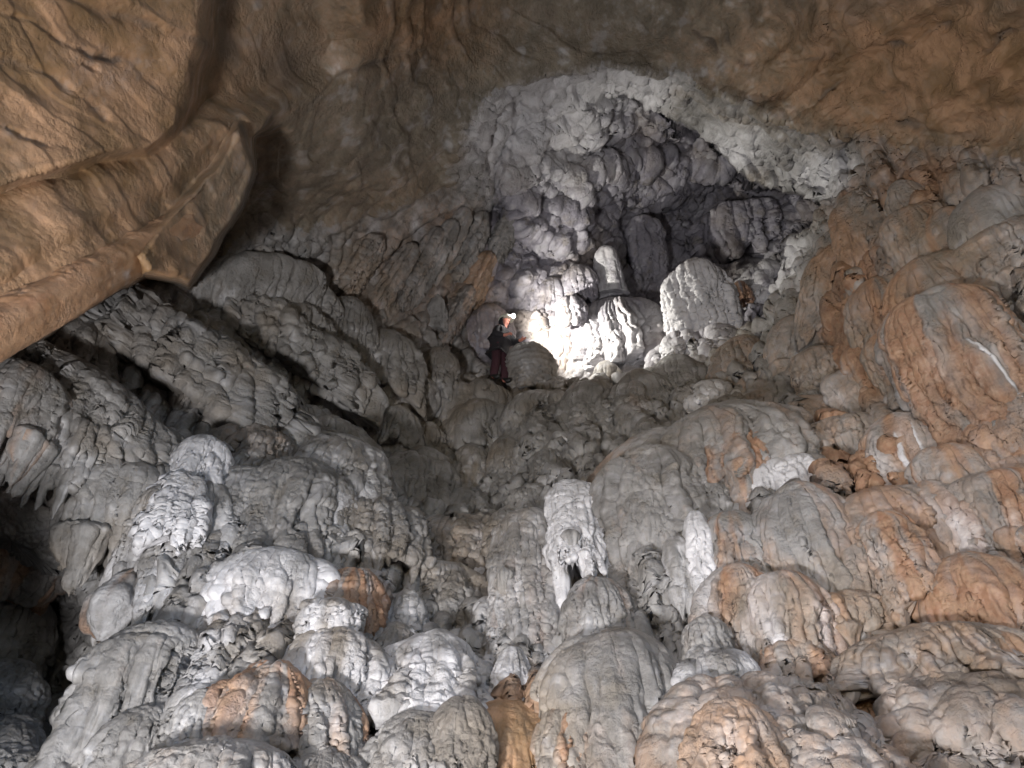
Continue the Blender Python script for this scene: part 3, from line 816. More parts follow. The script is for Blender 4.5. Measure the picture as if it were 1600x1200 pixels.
F(MD, 'big white fronted dome near the middle of the bottom edge', 676, 992, 142, 118, cap=0.5, pop=0.6, white=0.6, dirt=0.1, out=0.55, lump=0.18, drip=0.15)
F(MD, 'smooth grey dome half under the big white fronted dome', 722, 1085, 82, 95, cap=0.55, pop=0.25, flute=0.05, out=1.15)
F(MD, 'knobbly pale mound at the bottom edge below the big white fronted dome', 655, 1115, 118, 130, cap=0.45, pop=1.0, white=0.2, out=0.75)
F(MD, 'small shaded dome behind the big white fronted dome', 620, 975, 62, 70, cap=0.5, pop=0.6, out=0.3, dirt=0.25)
F(MD, 'little knob with a white cheek in the shade of the lower slope', 636, 922, 46, 52, cap=0.5, pop=0.8, white=0.35, out=0.3)
o = F(DR, 'brown capped drapery fringed with white stalactites left of the pale column', 722, 806, 160, 130, cap=0.5, K=14, flute=0.22, drip=0.4, pop=0.5, brown=0.25, white=0.15, out=0.25)
for a in ((748, 885, 30, 85), (705, 890, 18, 70), (722, 905, 16, 55), (684, 875, 20, 60), (664, 860, 18, 50)):
    spike(*a, name='stalactite', parent=o, dD=-0.55, white=0.75 if a[0] == 748 else 0.25)
spike(788, 885, 26, 95, label='grey brown stalactite between the fringed drapery and the pale column', dD=-0.95)
F(CL, 'tall pale column streaked with orange at the centre of the lower slope', 826, 800, 108, 320, cap=0.16, K=12, flute=0.19, drip=0.1, pop=0.5, orange=0.26, white=0.30, out=0.35, streak=0.9, flare=0.12, stand=0.3)
F(MD, 'white lobe swelling from the foot of the pale orange streaked column', 800, 1010, 55, 110, cap=0.45, pop=0.2, white=0.7, out=0.5)
F(MD, 'knobbly grey cap on the top of the pale orange streaked column', 792, 796, 62, 60, cap=0.5, pop=1.0, out=0.55)
o = F(DR, 'white drapery hanging in two prongs, brightest on the mid slope', 900, 752, 78, 150, cap=0.25, K=9, flute=0.20, drip=0.6, pop=0.5, white=0.95, dirt=0.0, out=1.7)
spike(915, 860, 26, 52, name='prong', parent=o, white=0.9)
spike(893, 830, 30, 60, name='prong', parent=o, dD=-0.9, white=0.3)
F(MD, 'pinkish dome below the white two pronged drapery', 938, 902, 96, 118, cap=0.42, pop=0.5, white=0.2, orange=0.22, out=0.5, drip=0.15)
F(MD, 'large grey brown dome with vertical furrows at the middle of the bottom edge', 962, 985, 205, 260, cap=0.38, K=13, flute=0.15, pop=0.35, orange=0.16, white=0.12, drip=0.05, out=0.45)
F(MD, 'orange cheeked lobe at the foot of the large furrowed dome', 898, 1085, 95, 150, cap=0.4, pop=0.4, orange=0.35, out=0.75)
F(MD, 'smooth honey brown mound at the middle of the bottom edge', 795, 1098, 185, 150, cap=0.6, pop=0.15, flute=0.04, brown=0.75, orange=0.15, out=0.35, dirt=0.0)
# ---- the great flow right of the middle
o = F(DR, 'broad grey drapery with blunt hanging flutes right of the white two pronged one', 1028, 700, 165, 300, cap=0.25, K=12, flute=0.23, drip=0.3, pop=0.45, brown=0.12, out=0.4)
F(RG, 'wide grey brown shoulder of flowstone streaked orange in the middle of the slope', 1100, 645, 290, 190, cap=0.5, K=18, flute=0.19, drip=0.25, pop=0.4, orange=0.18, brown=0.15, out=0.25, shear=0.22, streak=0.9)
o = F(DR, 'orange streaked tongue on the wide flowstone shoulder', 1150, 652, 85, 125, cap=0.3, K=8, flute=0.22, drip=0.5, orange=0.75, pop=0.2, out=1.35)
F(DR, 'row of grey hanging ribs under the wide flowstone shoulder', 1098, 715, 80, 130, cap=0.25, K=9, flute=0.32, drip=0.4, pop=0.2, white=0.15, out=0.55)
o = F(DR, 'bluish white ribs beside the orange alcove', 1210, 722, 95, 85, cap=0.3, K=10, flute=0.30, drip=0.3, pop=0.1, white=0.9, dirt=0.0, out=0.55, shear=0.25)
F(DR, 'long white flowstone icicle hanging in front of the grey drapery', 1096, 800, 40, 165, cap=0.3, K=5, flute=0.2, drip=0.5, pop=0.3, white=0.8, dirt=0, out=0.75, deep=0.8)
F(DR, 'lilac grey flowstone tongue beside the long white icicle', 1062, 840, 44, 130, cap=0.3, K=5, flute=0.2, drip=0.4, pop=0.2, white=0.35, out=0.55, deep=0.8)
F(ST, 'stubby grey stalagmite stained orange on its side', 1150, 802, 82, 118, cap=0.35, pop=0.3, orange=0.35, out=0.55, drip=0.0, flute=0.08)
F(MD, 'pale dome with an orange crown at the foot of the stubby stalagmite', 1160, 885, 110, 120, cap=0.45, pop=0.4, orange=0.3, white=0.35, out=0.55)
F(MD, 'cream and rust furrowed dome above the brown gully', 1228, 895, 118, 130, cap=0.45, K=14, flute=0.18, pop=0.35, orange=0.4, white=0.4, out=0.55)
F(MD, 'small pinkish lump on the edge of the brown gully', 1240, 998, 92, 62, cap=0.5, pop=0.8, orange=0.3, out=0.5)
F(MD, 'white topped knob with a dark hollow beside it', 1118, 1015, 105, 95, cap=0.5, pop=1.0, white=0.5, out=0.65, lump=0.25)
F(MD, 'grey knob above the white topped knob', 1105, 965, 62, 62, cap=0.5, pop=0.9, out=0.9)
F(MD, 'wide popcorn crusted mound in the bottom right part', 1195, 1075, 290, 230, cap=0.6, pop=1.3, flute=0.04, lump=0.18, white=0.12, out=0.45)
F(MD, 'yellowish popcorn hump in front of the wide popcorn crusted mound', 1150, 1090, 110, 130, cap=0.55, pop=1.0, brown=0.55, white=0.0, out=1.45)
F(MD, 'grey popcorn mound cut by the bottom edge left of the brown gully', 1290, 1130, 150, 160, cap=0.55, pop=1.3, out=1.5, lump=0.2)
F(MD, 'great leaning dome with diagonal furrows right of the cream and rust dome', 1272, 760, 150, 240, cap=0.3, K=13, flute=0.18, pop=0.4, orange=0.22, brown=0.1, out=0.5, drip=0.1)
F(DR, 'long grey furrowed flow right of the great leaning dome', 1390, 770, 165, 230, cap=0.25, K=14, flute=0.23, drip=0.3, pop=0.4, orange=0.2, white=0.1, out=0.35)
F(DR, 'pale narrow furrowed flow in front of the long grey furrowed flow', 1345, 850, 75, 145, cap=0.28, K=8, flute=0.20, drip=0.3, white=0.2, pop=0.3, out=0.6)
F(MD, 'orange bulge with furrows over the grey crusted mound at the right edge', 1528, 868, 115, 112, cap=0.45, K=10, flute=0.16, pop=0.2, orange=0.65, out=0.5, drip=0.05)
F(MD, 'grey crusted mound with short pale teeth in the right part', 1450, 985, 210, 110, cap=0.55, K=22, flute=0.18, drip=0.25, pop=1.0, out=0.45)
F(MD, 'smooth orange hump at the right edge under the furrowed bulge', 1590, 980, 100, 130, cap=0.5, pop=0.1, orange=0.5, brown=0.5, out=0.4, dirt=0.0)
F(MD, 'dark crusted mound with pale bands in the bottom right corner', 1530, 1070, 190, 190, cap=0.5, pop=1.2, dirt=0.55, white=0.12, out=0.5, lump=0.2)
F(MD, 'round orange boss with white streaks on the right wall', 1418, 652, 118, 112, cap=0.5, wst=((0.74, 0.006, 0.35, 0.8), (0.79, 0.006, 0.3, 0.8)), K=11, flute=0.15, pop=0.2, orange=0.7, white=0.25, out=0.35, drip=0.0)
F(MD, 'rust and cream fluted dome under the round orange boss', 1470, 757, 110, 120, cap=0.4, K=11, flute=0.19, pop=0.2, orange=0.6, white=0.25, out=0.45)
F(DR, 'long orange flow running down the right edge', 1560, 740, 110, 160, cap=0.25, K=11, flute=0.20, pop=0.2, orange=0.6, white=0.15, out=0.3, drip=0.2, streak=0.95)
F(DR, 'huge tan flow with a thin white streak high on the right wall', 1525, 460, 150, 390, cap=0.2, K=18, lean=0.10, wst=((0.79, 0.0045, 0.35, 0.8),), flute=0.15, pop=0.25, orange=0.34, white=0.12, brown=0.15, out=0.35, drip=0.1, streak=0.95)
F(MD, 'tan dome with orange flutes high on the right wall', 1470, 408, 140, 110, cap=0.5, K=16, flute=0.16, pop=0.25, orange=0.35, out=0.3, drip=0.2)
F(MD, 'rounded grey boulder like boss high at the right edge', 1548, 305, 95, 80, cap=0.55, pop=0.2, flute=0.04, out=0.35, brown=0.1)
F(MD, 'pinkish rounded boss left of the high grey boss', 1485, 330, 75, 75, cap=0.55, pop=0.2, flute=0.04, orange=0.2, out=0.25)
F(DR, 'dark grooved grey flow below the high grey boss', 1570, 360, 110, 100, cap=0.3, K=12, flute=0.22, pop=0.1, out=0.25, drip=0.3)
F(MD, 'small pale knuckle between the brown streak and the pinkish boss', 1425, 285, 50, 75, cap=0.4, pop=0.2, out=0.2)
F(MD, 'narrow grey buttress beside the chamber mouth', 1300, 370, 80, 130, cap=0.35, pop=0.3, flute=0.11, out=0.15, lean=-0.55)
F(MD, 'tan lobe on the right wall under the narrow grey buttress', 1385, 440, 90, 90, cap=0.45, pop=0.3, orange=0.3, out=0.2)
F(DR, 'long grey finger of flowstone below the chamber mouth', 1232, 492, 62, 130, cap=0.3, K=7, flute=0.16, drip=0.2, pop=0.2, out=0.35, lean=-0.5)
F(DR, 'bunch of short grey fingers right of the long grey finger', 1282, 545, 70, 85, cap=0.3, K=8, flute=0.27, drip=0.4, pop=0.2, out=0.3)
F(DR, 'smooth pale grey tongue sloping to the round orange boss', 1335, 580, 62, 110, cap=0.3, K=6, flute=0.14, drip=0.2, white=0.25, pop=0.1, out=0.35, lean=0.35)
F(DR, 'burnt orange pleated panel beside the pale grey tongue', 1362, 540, 62, 110, cap=0.3, K=7, flute=0.16, drip=0.25, orange=0.95, pop=0.1, out=0.3, lean=0.2)
F(DR, 'tan furrowed flow right of the burnt orange panel', 1412, 520, 75, 150, wst=((0.72, 0.03, 0.3, 0.7),), cap=0.3, K=9, flute=0.16, drip=0.2, orange=0.25, white=0.1, pop=0.1, out=0.3, lean=0.2)
F(DR, 'grey fan of small flutes above the orange alcove', 1310, 652, 78, 55, cap=0.35, K=10, flute=0.30, drip=0.35, pop=0.1, out=0.8)
F(RG, 'flat olive brown ledge above the grey fan of flutes', 1262, 622, 110, 50, cap=0.6, pop=0.2, flute=0.05, brown=0.5, out=0.35)
F(MD, 'small bluish white patch of crust beside the dark cleft', 1108, 598, 68, 42, cap=0.5, pop=0.6, white=0.7, out=0.7)
F(DR, 'shaded fringe of drips left of the tall pale column', 690, 880, 90, 110, cap=0.3, K=12, flute=0.25, drip=0.6, pop=0.2, white=0.1, out=0.2)
F(DR, 'pleated tan skirt under the great leaning dome', 1300, 930, 120, 90, cap=0.3, K=13, flute=0.25, drip=0.5, pop=0.2, orange=0.25, out=0.5)
F(DR, 'long tan flow between the great leaning dome and the rust and cream dome', 1405, 800, 70, 190, cap=0.2, K=9, flute=0.22, drip=0.3, pop=0.1, orange=0.4, out=1.1, lean=0.12)
F(DR, 'long rust streaked flow above the orange bulge', 1500, 700, 80, 210, cap=0.2, K=10, flute=0.22, drip=0.3, pop=0.1, orange=0.5, out=0.45, lean=0.12)
F(DR, 'long grey pink flow climbing to the high grey boss', 1440, 330, 70, 170, cap=0.2, K=9, flute=0.2, drip=0.3, pop=0.1, orange=0.25, out=0.3, lean=0.05)
F(DR, 'long grey flow along the edge of the chamber mouth', 1345, 300, 60, 200, cap=0.2, K=8, flute=0.2, drip=0.3, pop=0.1, out=0.3, lean=-0.25)
# ---- the middle hollow
F(BO, 'rounded grey ringed boulder the caver leans over', 827, 542, 82, 82, deep=0.9, cap=0.55, K=14, flute=0.07, drip=0.0, pop=0.5, ring=0.6, out=0.45, stand=1.0, lump=0.07)
F(MD, 'ledge shaped grey mound the caver stands on', 738, 599, 118, 55, cap=0.5, pop=0.3, flute=0.08, out=0.1, lump=0.2)
F(MD, 'grey rounded step below the ledge of the caver', 748, 632, 112, 65, cap=0.5, pop=0.3, flute=0.08, out=0.2, lump=0.2)
F(MD, 'broad grey mound below the ringed boulder', 862, 612, 122, 95, cap=0.45, pop=0.3, flute=0.11, out=0.3, lump=0.22)
F(MD, 'upright grey block in the middle hollow under the rounded step', 798, 680, 66, 80, cap=0.45, pop=0.3, flute=0.09, out=0.3)
F(MD, 'small grey block right of the upright grey block', 858, 695, 52, 65, cap=0.45, pop=0.3, out=0.3)
F(MD, 'rounded shaded block at the foot of the middle hollow', 835, 760, 80, 45, cap=0.5, pop=0.3, out=0.2)
F(ST, 'squat dark stalagmite with a white tip in the middle hollow', 736, 695, 58, 82, cap=0.45, pop=0.8, white=0.3, out=0.45)
F(MD, 'dark smooth mound left of the squat white tipped stalagmite', 652, 700, 98, 100, cap=0.45, pop=0.3, out=0.25, dirt=0.25, lump=0.15)
F(MD, 'little dark dome below the squat white tipped stalagmite', 722, 762, 48, 45, cap=0.55, pop=0.2, out=0.7, dirt=0.2)
F(MD, 'pale topped lump in the shade left of the caver ledge', 618, 638, 68, 50, cap=0.5, pop=0.9, white=0.15, out=0.3)
F(MD, 'second pale topped lump, above the dark smooth mound', 668, 660, 45, 40, cap=0.5, pop=0.9, white=0.1, out=0.6)
F(MD, 'shaded violet grey mound under the bright chamber floor', 930, 600, 100, 80, cap=0.5, pop=0.25, flute=0.11, out=0.2, lump=0.2)
F(MD, 'shaded lumpy mound right of the violet grey mound', 1005, 585, 95, 90, cap=0.5, pop=0.25, flute=0.11, out=0.2, lump=0.2)
F(MD, 'low grey swell at the lip of the chamber', 1060, 560, 95, 60, cap=0.55, pop=0.25, flute=0.07, out=0.1)
F(MD, 'grey knob on the lip against the bright chamber floor', 950, 566, 42, 35, cap=0.6, pop=0.3, out=0.4)
F(MD, 'small grey bump low in the violet grey shade', 1010, 655, 38, 35, cap=0.6, pop=0.2, out=0.7)
F(MD, 'grey shoulder between the white boulder and the long grey finger', 1165, 530, 90, 80, cap=0.5, pop=0.4, out=0.15)
# ---- left slope
F(MD, 'big whitish crumpled mound on the left of the middle hollow', 535, 688, 132, 110, cap=0.45, pop=0.9, white=0.35, out=0.9, lump=0.16, shear=-0.15)
F(MD, 'long grey crusted mound leading down to the pleated folds', 440, 728, 160, 150, cap=0.35, K=14, flute=0.16, drip=0.15, pop=0.9, out=0.35, shear=0.3, white=0.12)
F(MD, 'tan arched mound crest behind the white coral shaped lump', 398, 668, 112, 55, cap=0.6, pop=0.8, brown=0.3, orange=0.1, out=0.45)
F(MD, 'grey lump in the shade beside the tan arched crest', 515, 652, 70, 48, cap=0.5, pop=0.8, out=0.35)
F(RG, 'long grey ridge sloping down across the left wall', 300, 535, 380, 110, cap=0.4, K=34, flute=0.27, drip=0.2, pop=1.2, out=0.12, shear=-0.38, lump=0.12)
F(RG, 'upper grey ridge with pleated edge on the left wall', 425, 488, 230, 80, cap=0.4, K=26, flute=0.27, drip=0.2, pop=1.2, out=0.08, shear=-0.35, lump=0.12)
F(RG, 'grey ridge with a whitish end near the middle of the left wall', 525, 560, 125, 72, cap=0.5, K=12, flute=0.14, drip=0.2, pop=0.9, white=0.15, out=0.35, shear=-0.3)
F(RG, 'lower left grey ridge above the pale folds', 165, 612, 260, 95, cap=0.35, K=30, flute=0.27, drip=0.2, pop=0.6, out=0.45, shear=-0.42)
F(DR, 'wide pleated grey sheet above the dark alcove', 110, 655, 200, 150, cap=0.3, K=24, flute=0.18, drip=0.25, pop=0.5, out=0.3, shear=-0.2, white=0.1)
F(DR, 'brownish pleated curtain at the left edge under the roof beam', 28, 575, 110, 140, cap=0.3, K=13, flute=0.27, drip=0.25, pop=0.2, orange=0.25, out=1.2, shear=-0.2)
F(MD, 'rounded grey knob under the tip of the roof beam', 125, 505, 80, 70, cap=0.5, pop=0.7, out=0.3, shear=-0.3)
F(MD, 'grey crusted hump on the upper left slope', 475, 428, 90, 72, cap=0.5, pop=0.8, out=0.25, shear=-0.2)
F(RG, 'olive grey sloping slab under the leaf shaped roof bed', 395, 400, 190, 85, cap=0.5, pop=0.3, flute=0.08, out=0.3, shear=0.45, brown=0.1)
F(MD, 'grey pleated hump below the olive grey slab', 448, 470, 110, 75, cap=0.4, K=16, flute=0.19, drip=0.3, pop=0.3, out=0.3)
F(MD, 'grey crumpled lump left of the dim middle wall', 545, 470, 75, 85, cap=0.45, pop=0.8, out=0.25, shear=-0.3)
F(MD, 'dim grey swell left of the caver below the curtains', 610, 520, 90, 80, cap=0.5, pop=0.7, out=0.2, shear=-0.25)
F(MD, 'pale small rock in front of the olive wall left of the caver', 682, 545, 62, 62, cap=0.5, pop=0.6, out=0.25)
F(ST, 'pale rounded knob stalagmite on the dim middle wall', 680, 461, 34, 55, cap=0.55, pop=0.4, out=0.35, drip=0, white=0.15)
# ---- curtains of the middle wall
for lab, cx, top, w, h, kw in (
  ('dim brown stone rib left of the long stone ribs in the middle wall', 612, 385, 30, 115, dict(brown=0.35)),
  ('long brown stone rib slanting through the middle wall', 645, 360, 30, 150, dict(brown=0.3)),
  ('pale edged stone rib right of the long brown rib', 668, 345, 26, 150, dict(brown=0.2)),
  ('ragged hanging stone rib under the brown roof bulge', 700, 330, 30, 110, dict(brown=0.3)),
  ('second ragged stone rib, nearer the chamber jamb', 728, 335, 28, 105, dict(brown=0.2)),
  ('yellowish ribbed curtain above the caver', 738, 400, 34, 110, dict(brown=0.6, orange=0.1)),
  ('grey ribbed curtain at the jamb of the chamber', 775, 340, 30, 110, dict()),
  ('rusty ribbed curtain behind the pale rounded knob', 706, 450, 28, 110, dict(orange=0.4, brown=0.3)),
  ('short brown curtain at the far end of the middle wall', 560, 375, 36, 90, dict(brown=0.35))):
    F(CU, lab, cx, top, w, h, cap=0.15, K=7, flute=0.34, drip=0.6, pop=0.15, out=0.1, lean=-0.45, lump=0.1, deep=1.3, **kw)
# ---- inside the chamber
CH = dict(mat=MAT_CHAM)
F(BO, 'white lit boulder with pitted face inside the chamber', 1098, 420, 94, 150, deep=0.85, cap=0.22, K=13, flute=0.17, drip=0.1, pop=0.9, white=1.0, dirt=0.0, stand=1.0, out=3.0, lump=0.12, **CH)
F(BO, 'bright crusted rubble heap at the foot of the white boulder', 1090, 532, 110, 40, deep=0.7, cap=0.6, pop=1.2, white=0.6, out=0.6, dirt=0.0, lump=0.25, **CH)
F(BO, 'small rusty orange stone right of the white boulder', 1157, 440, 26, 32, cap=0.55, pop=0.2, orange=0.9, out=2.3, drip=0, **CH)
F(BO, 'whitish blue crusted block by the chamber mouth', 1192, 418, 62, 56, cap=0.5, pop=0.6, white=0.6, out=1.5, lump=0.3, **CH)
F(DR, 'white pleated drapery on the chamber floor right of the caver', 968, 470, 135, 115, deep=0.6, cap=0.45, K=22, flute=0.22, drip=0.12, pop=0.1, white=0.55, orange=0.12, out=0.35, dirt=0, lump=0.04, **CH)
F(DR, 'cream sheet of flowstone just behind the ringed boulder', 885, 512, 100, 105, cap=0.35, K=9, flute=0.14, drip=0.2, pop=0.1, white=0.1, brown=0.3, out=-0.3, dirt=0, **CH)
F(MD, 'grey arched mound above the cream sheet in the chamber', 862, 438, 96, 90, cap=0.45, K=14, flute=0.19, drip=0.3, pop=0.2, white=0.05, out=-0.2, **CH)
F(MD, 'grey rounded rock left of the chamber column', 905, 415, 50, 52, cap=0.5, pop=0.2, out=0.9, **CH)
F(ST, 'slim pale stalagmite standing in the chamber', 948, 386, 38, 78, cap=0.25, K=8, flute=0.07, drip=0, pop=0.2, white=0.45, out=1.6, flare=0.5, **CH)
F(DR, 'small ribbed drapery under the grey arched mound', 893, 462, 40, 48, cap=0.3, K=8, flute=0.30, drip=0.4, pop=0.1, white=0.25, out=1.0, **CH)
F(MD, 'yellowish wall boss behind the caver', 765, 480, 70, 70, cap=0.45, K=10, flute=0.14, pop=0.3, brown=0.35, white=0.15, out=0.35, **CH)
F(CU, 'hanging grey ribs at the back of the chamber', 1010, 340, 50, 90, cap=0.2, K=7, flute=0.34, drip=0.7, pop=0.2, out=1.4, **CH)
F(CU, 'dark hanging ribs at the far right of the chamber', 1150, 330, 90, 70, cap=0.2, K=12, flute=0.34, drip=0.7, pop=0.2, out=1.0, **CH)

# ---- the thick rounded beam along the edge of the left roof
def roof_beam():
    a = CAM + rays(-230, 652) * 5.3; b = CAM + rays(296, 350) * 8.9
    nr, nc = 260, 120
    T, TH = np.meshgrid(np.linspace(0, 1, nr), np.linspace(0, 2 * np.pi, nc, endpoint=False), indexing='ij')
    dr = (b - a) / np.linalg.norm(b - a)
    u = np.cross(dr, (CAM - a)); u /= np.linalg.norm(u); v = np.cross(dr, u)
    if u[2] < 0: u = -u
    s = np.clip((T - 0.955 - 0.02 * np.sin(2 * TH + 1) - 0.012 * np.sin(5 * TH)) / 0.03, 0, 1)
    sq = (np.abs(np.cos(TH + 0.5)) ** 3.2 + np.abs(np.sin(TH + 0.5)) ** 3.2) ** (-1 / 3.2)
    R = 0.140 * (0.95 + 0.28 * T) * sq * np.sqrt(np.clip(1 - s ** 2, 0, 1))
    P = a + (b - a) * T[..., None] + (np.cos(TH) * R)[..., None] * u * 1.05 + (np.sin(TH) * R)[..., None] * v * 1.2
    Q = P.reshape(-1, 3)
    N = grid_normals(P, True).reshape(-1, 3)
    rad = (np.cos(TH)[..., None] * u + np.sin(TH)[..., None] * v).reshape(-1, 3)
    if np.median((rad * N).sum(-1)) < 0: N = -N
    al = (Q - a) @ dr
    C2 = np.stack([(Q - a) @ u * 9, (Q - a) @ v * 9, al * 1.4], -1)
    g, _ = worley(Q * 17, 402)
    top = sstep(np.cos(TH).ravel(), -0.1, 0.5)
    d = 0.05 * fbm(C2 * 0.28, 4, 400) + 0.005 * fbm(Q * 12, 4, 401) + 0.028 * dome(g, 0.8) * sstep(np.cos(TH).ravel(), 0.3, 0.8) * sstep(perlin(Q * 2.5, 403), -0.2, 0.2)
    Q = Q + rad * d[:, None]
    mk = np.zeros((len(Q), 4))
    mk[:, 0] = 0.6 + 0.4 * perlin(Q * 2.2, 404); mk[:, 3] = 0.9
    mk[:, 1] = np.clip(0.55 * np.exp(-(((Q - (a + (b - a) * 0.60)) @ dr) / 0.10) ** 2) * sstep(-np.cos(TH).ravel(), 0.1, 0.6) + 0.45 * perlin(Q * 5, 405) - 0.1, 0, 1)
    o = make_mesh('rock_beam', Q - a, grid_quads(nr, nc, True)[:, ::-1], MAT_BEAM, mk)
    o.location = a
    tag(o, 'thick rounded orange brown rock beam along the lower edge of the left roof', 'rock beam')
roof_beam()

# ---------------------------------------------------------------- the caver
def plain(name, color, rough=0.7, noise_scale=30.0, emit=0.0):
    m = bpy.data.materials.new(name); m.use_nodes = True
    nt = m.node_tree; b = nt.nodes['Principled BSDF']
    n = nd(nt, 'ShaderNodeTexNoise'); n.inputs['Scale'].default_value = noise_scale; n.inputs['Detail'].default_value = 4
    tc = nd(nt, 'ShaderNodeTexCoord'); nt.links.new(tc.outputs['Object'], n.inputs['Vector'])
    mx = nd(nt, 'ShaderNodeMix', data_type='RGBA')
    nt.links.new(n.outputs[0], mx.inputs[0])
    mx.inputs[6].default_value = (*[c * 0.7 for c in color], 1); mx.inputs[7].default_value = (*[min(1, c * 1.3) for c in color], 1)
    nt.links.new(mx.outputs[2], b.inputs['Base Color'])
    b.inputs['Roughness'].default_value = rough
    if emit:
        b.inputs['Emission Color'].default_value = (1, 0.98, 0.94, 1); b.inputs['Emission Strength'].default_value = emit
    return m
M_SKIN = plain('skin', (0.56, 0.22, 0.16), 0.55)
M_JACKET = plain('dark_jacket', (0.020, 0.018, 0.022), 0.8)
M_TROUSERS = plain('maroon_trousers', (0.045, 0.014, 0.022), 0.85)
M_BOOT = plain('boot_rubber', (0.012, 0.012, 0.012), 0.5)
M_HELMET = plain('helmet_shell', (0.55, 0.55, 0.47), 0.35)
M_LAMP = plain('lamp_body', (0.05, 0.05, 0.05), 0.4)
M_LENS = plain('lamp_lens', (0.9, 0.9, 0.9), 0.2, emit=150.0)
M_DARK = plain('lip_dark', (0.16, 0.04, 0.035), 0.6)
M_EYE = plain('eye', (0.03, 0.02, 0.02), 0.3)
M_STRAP = plain('red_strap', (0.35, 0.02, 0.03), 0.7)

def skin_figure(name, verts, edges, mat, parent, root=0, sub=2):
    me = bpy.data.meshes.new(name)
    me.from_pydata([v[:3] for v in verts], edges, [])
    o = bpy.data.objects.new(name, me); COL.objects.link(o); o.parent = parent
    md = o.modifiers.new('Skin', 'SKIN'); md.use_smooth_shade = True
    for i, v in enumerate(verts):
        r = v[3]; sv = me.skin_vertices[0].data[i]
        sv.radius = (r, v[4] if len(v) > 4 else r)
        sv.use_root = (i == root)
    sb = o.modifiers.new('Subdivision', 'SUBSURF'); sb.levels = sub; sb.render_levels = sub
    me.materials.append(mat)
    return o

def sphere_part(name, mat, parent, loc, scl, keep=None, seg=32, rng_=20, thick=0.0, rot=(0, 0, 0)):
    import bmesh
    bm = bmesh.new()
    bmesh.ops.create_uvsphere(bm, u_segments=seg, v_segments=rng_, radius=1.0)
    if keep:
        bmesh.ops.delete(bm, geom=[v for v in bm.verts if not keep(v.co)], context='VERTS')
    for v in bm.verts:
        v.co = Vector((v.co.x * scl[0], v.co.y * scl[1], v.co.z * scl[2]))
    for f in bm.faces: f.smooth = True
    me = bpy.data.meshes.new(name); bm.to_mesh(me); bm.free()
    me.materials.append(mat)
    o = bpy.data.objects.new(name, me); COL.objects.link(o); o.parent = parent; o.location = loc; o.rotation_euler = rot
    if thick:
        s = o.modifiers.new('Solidify', 'SOLIDIFY'); s.thickness = thick; s.offset = 1
    return o

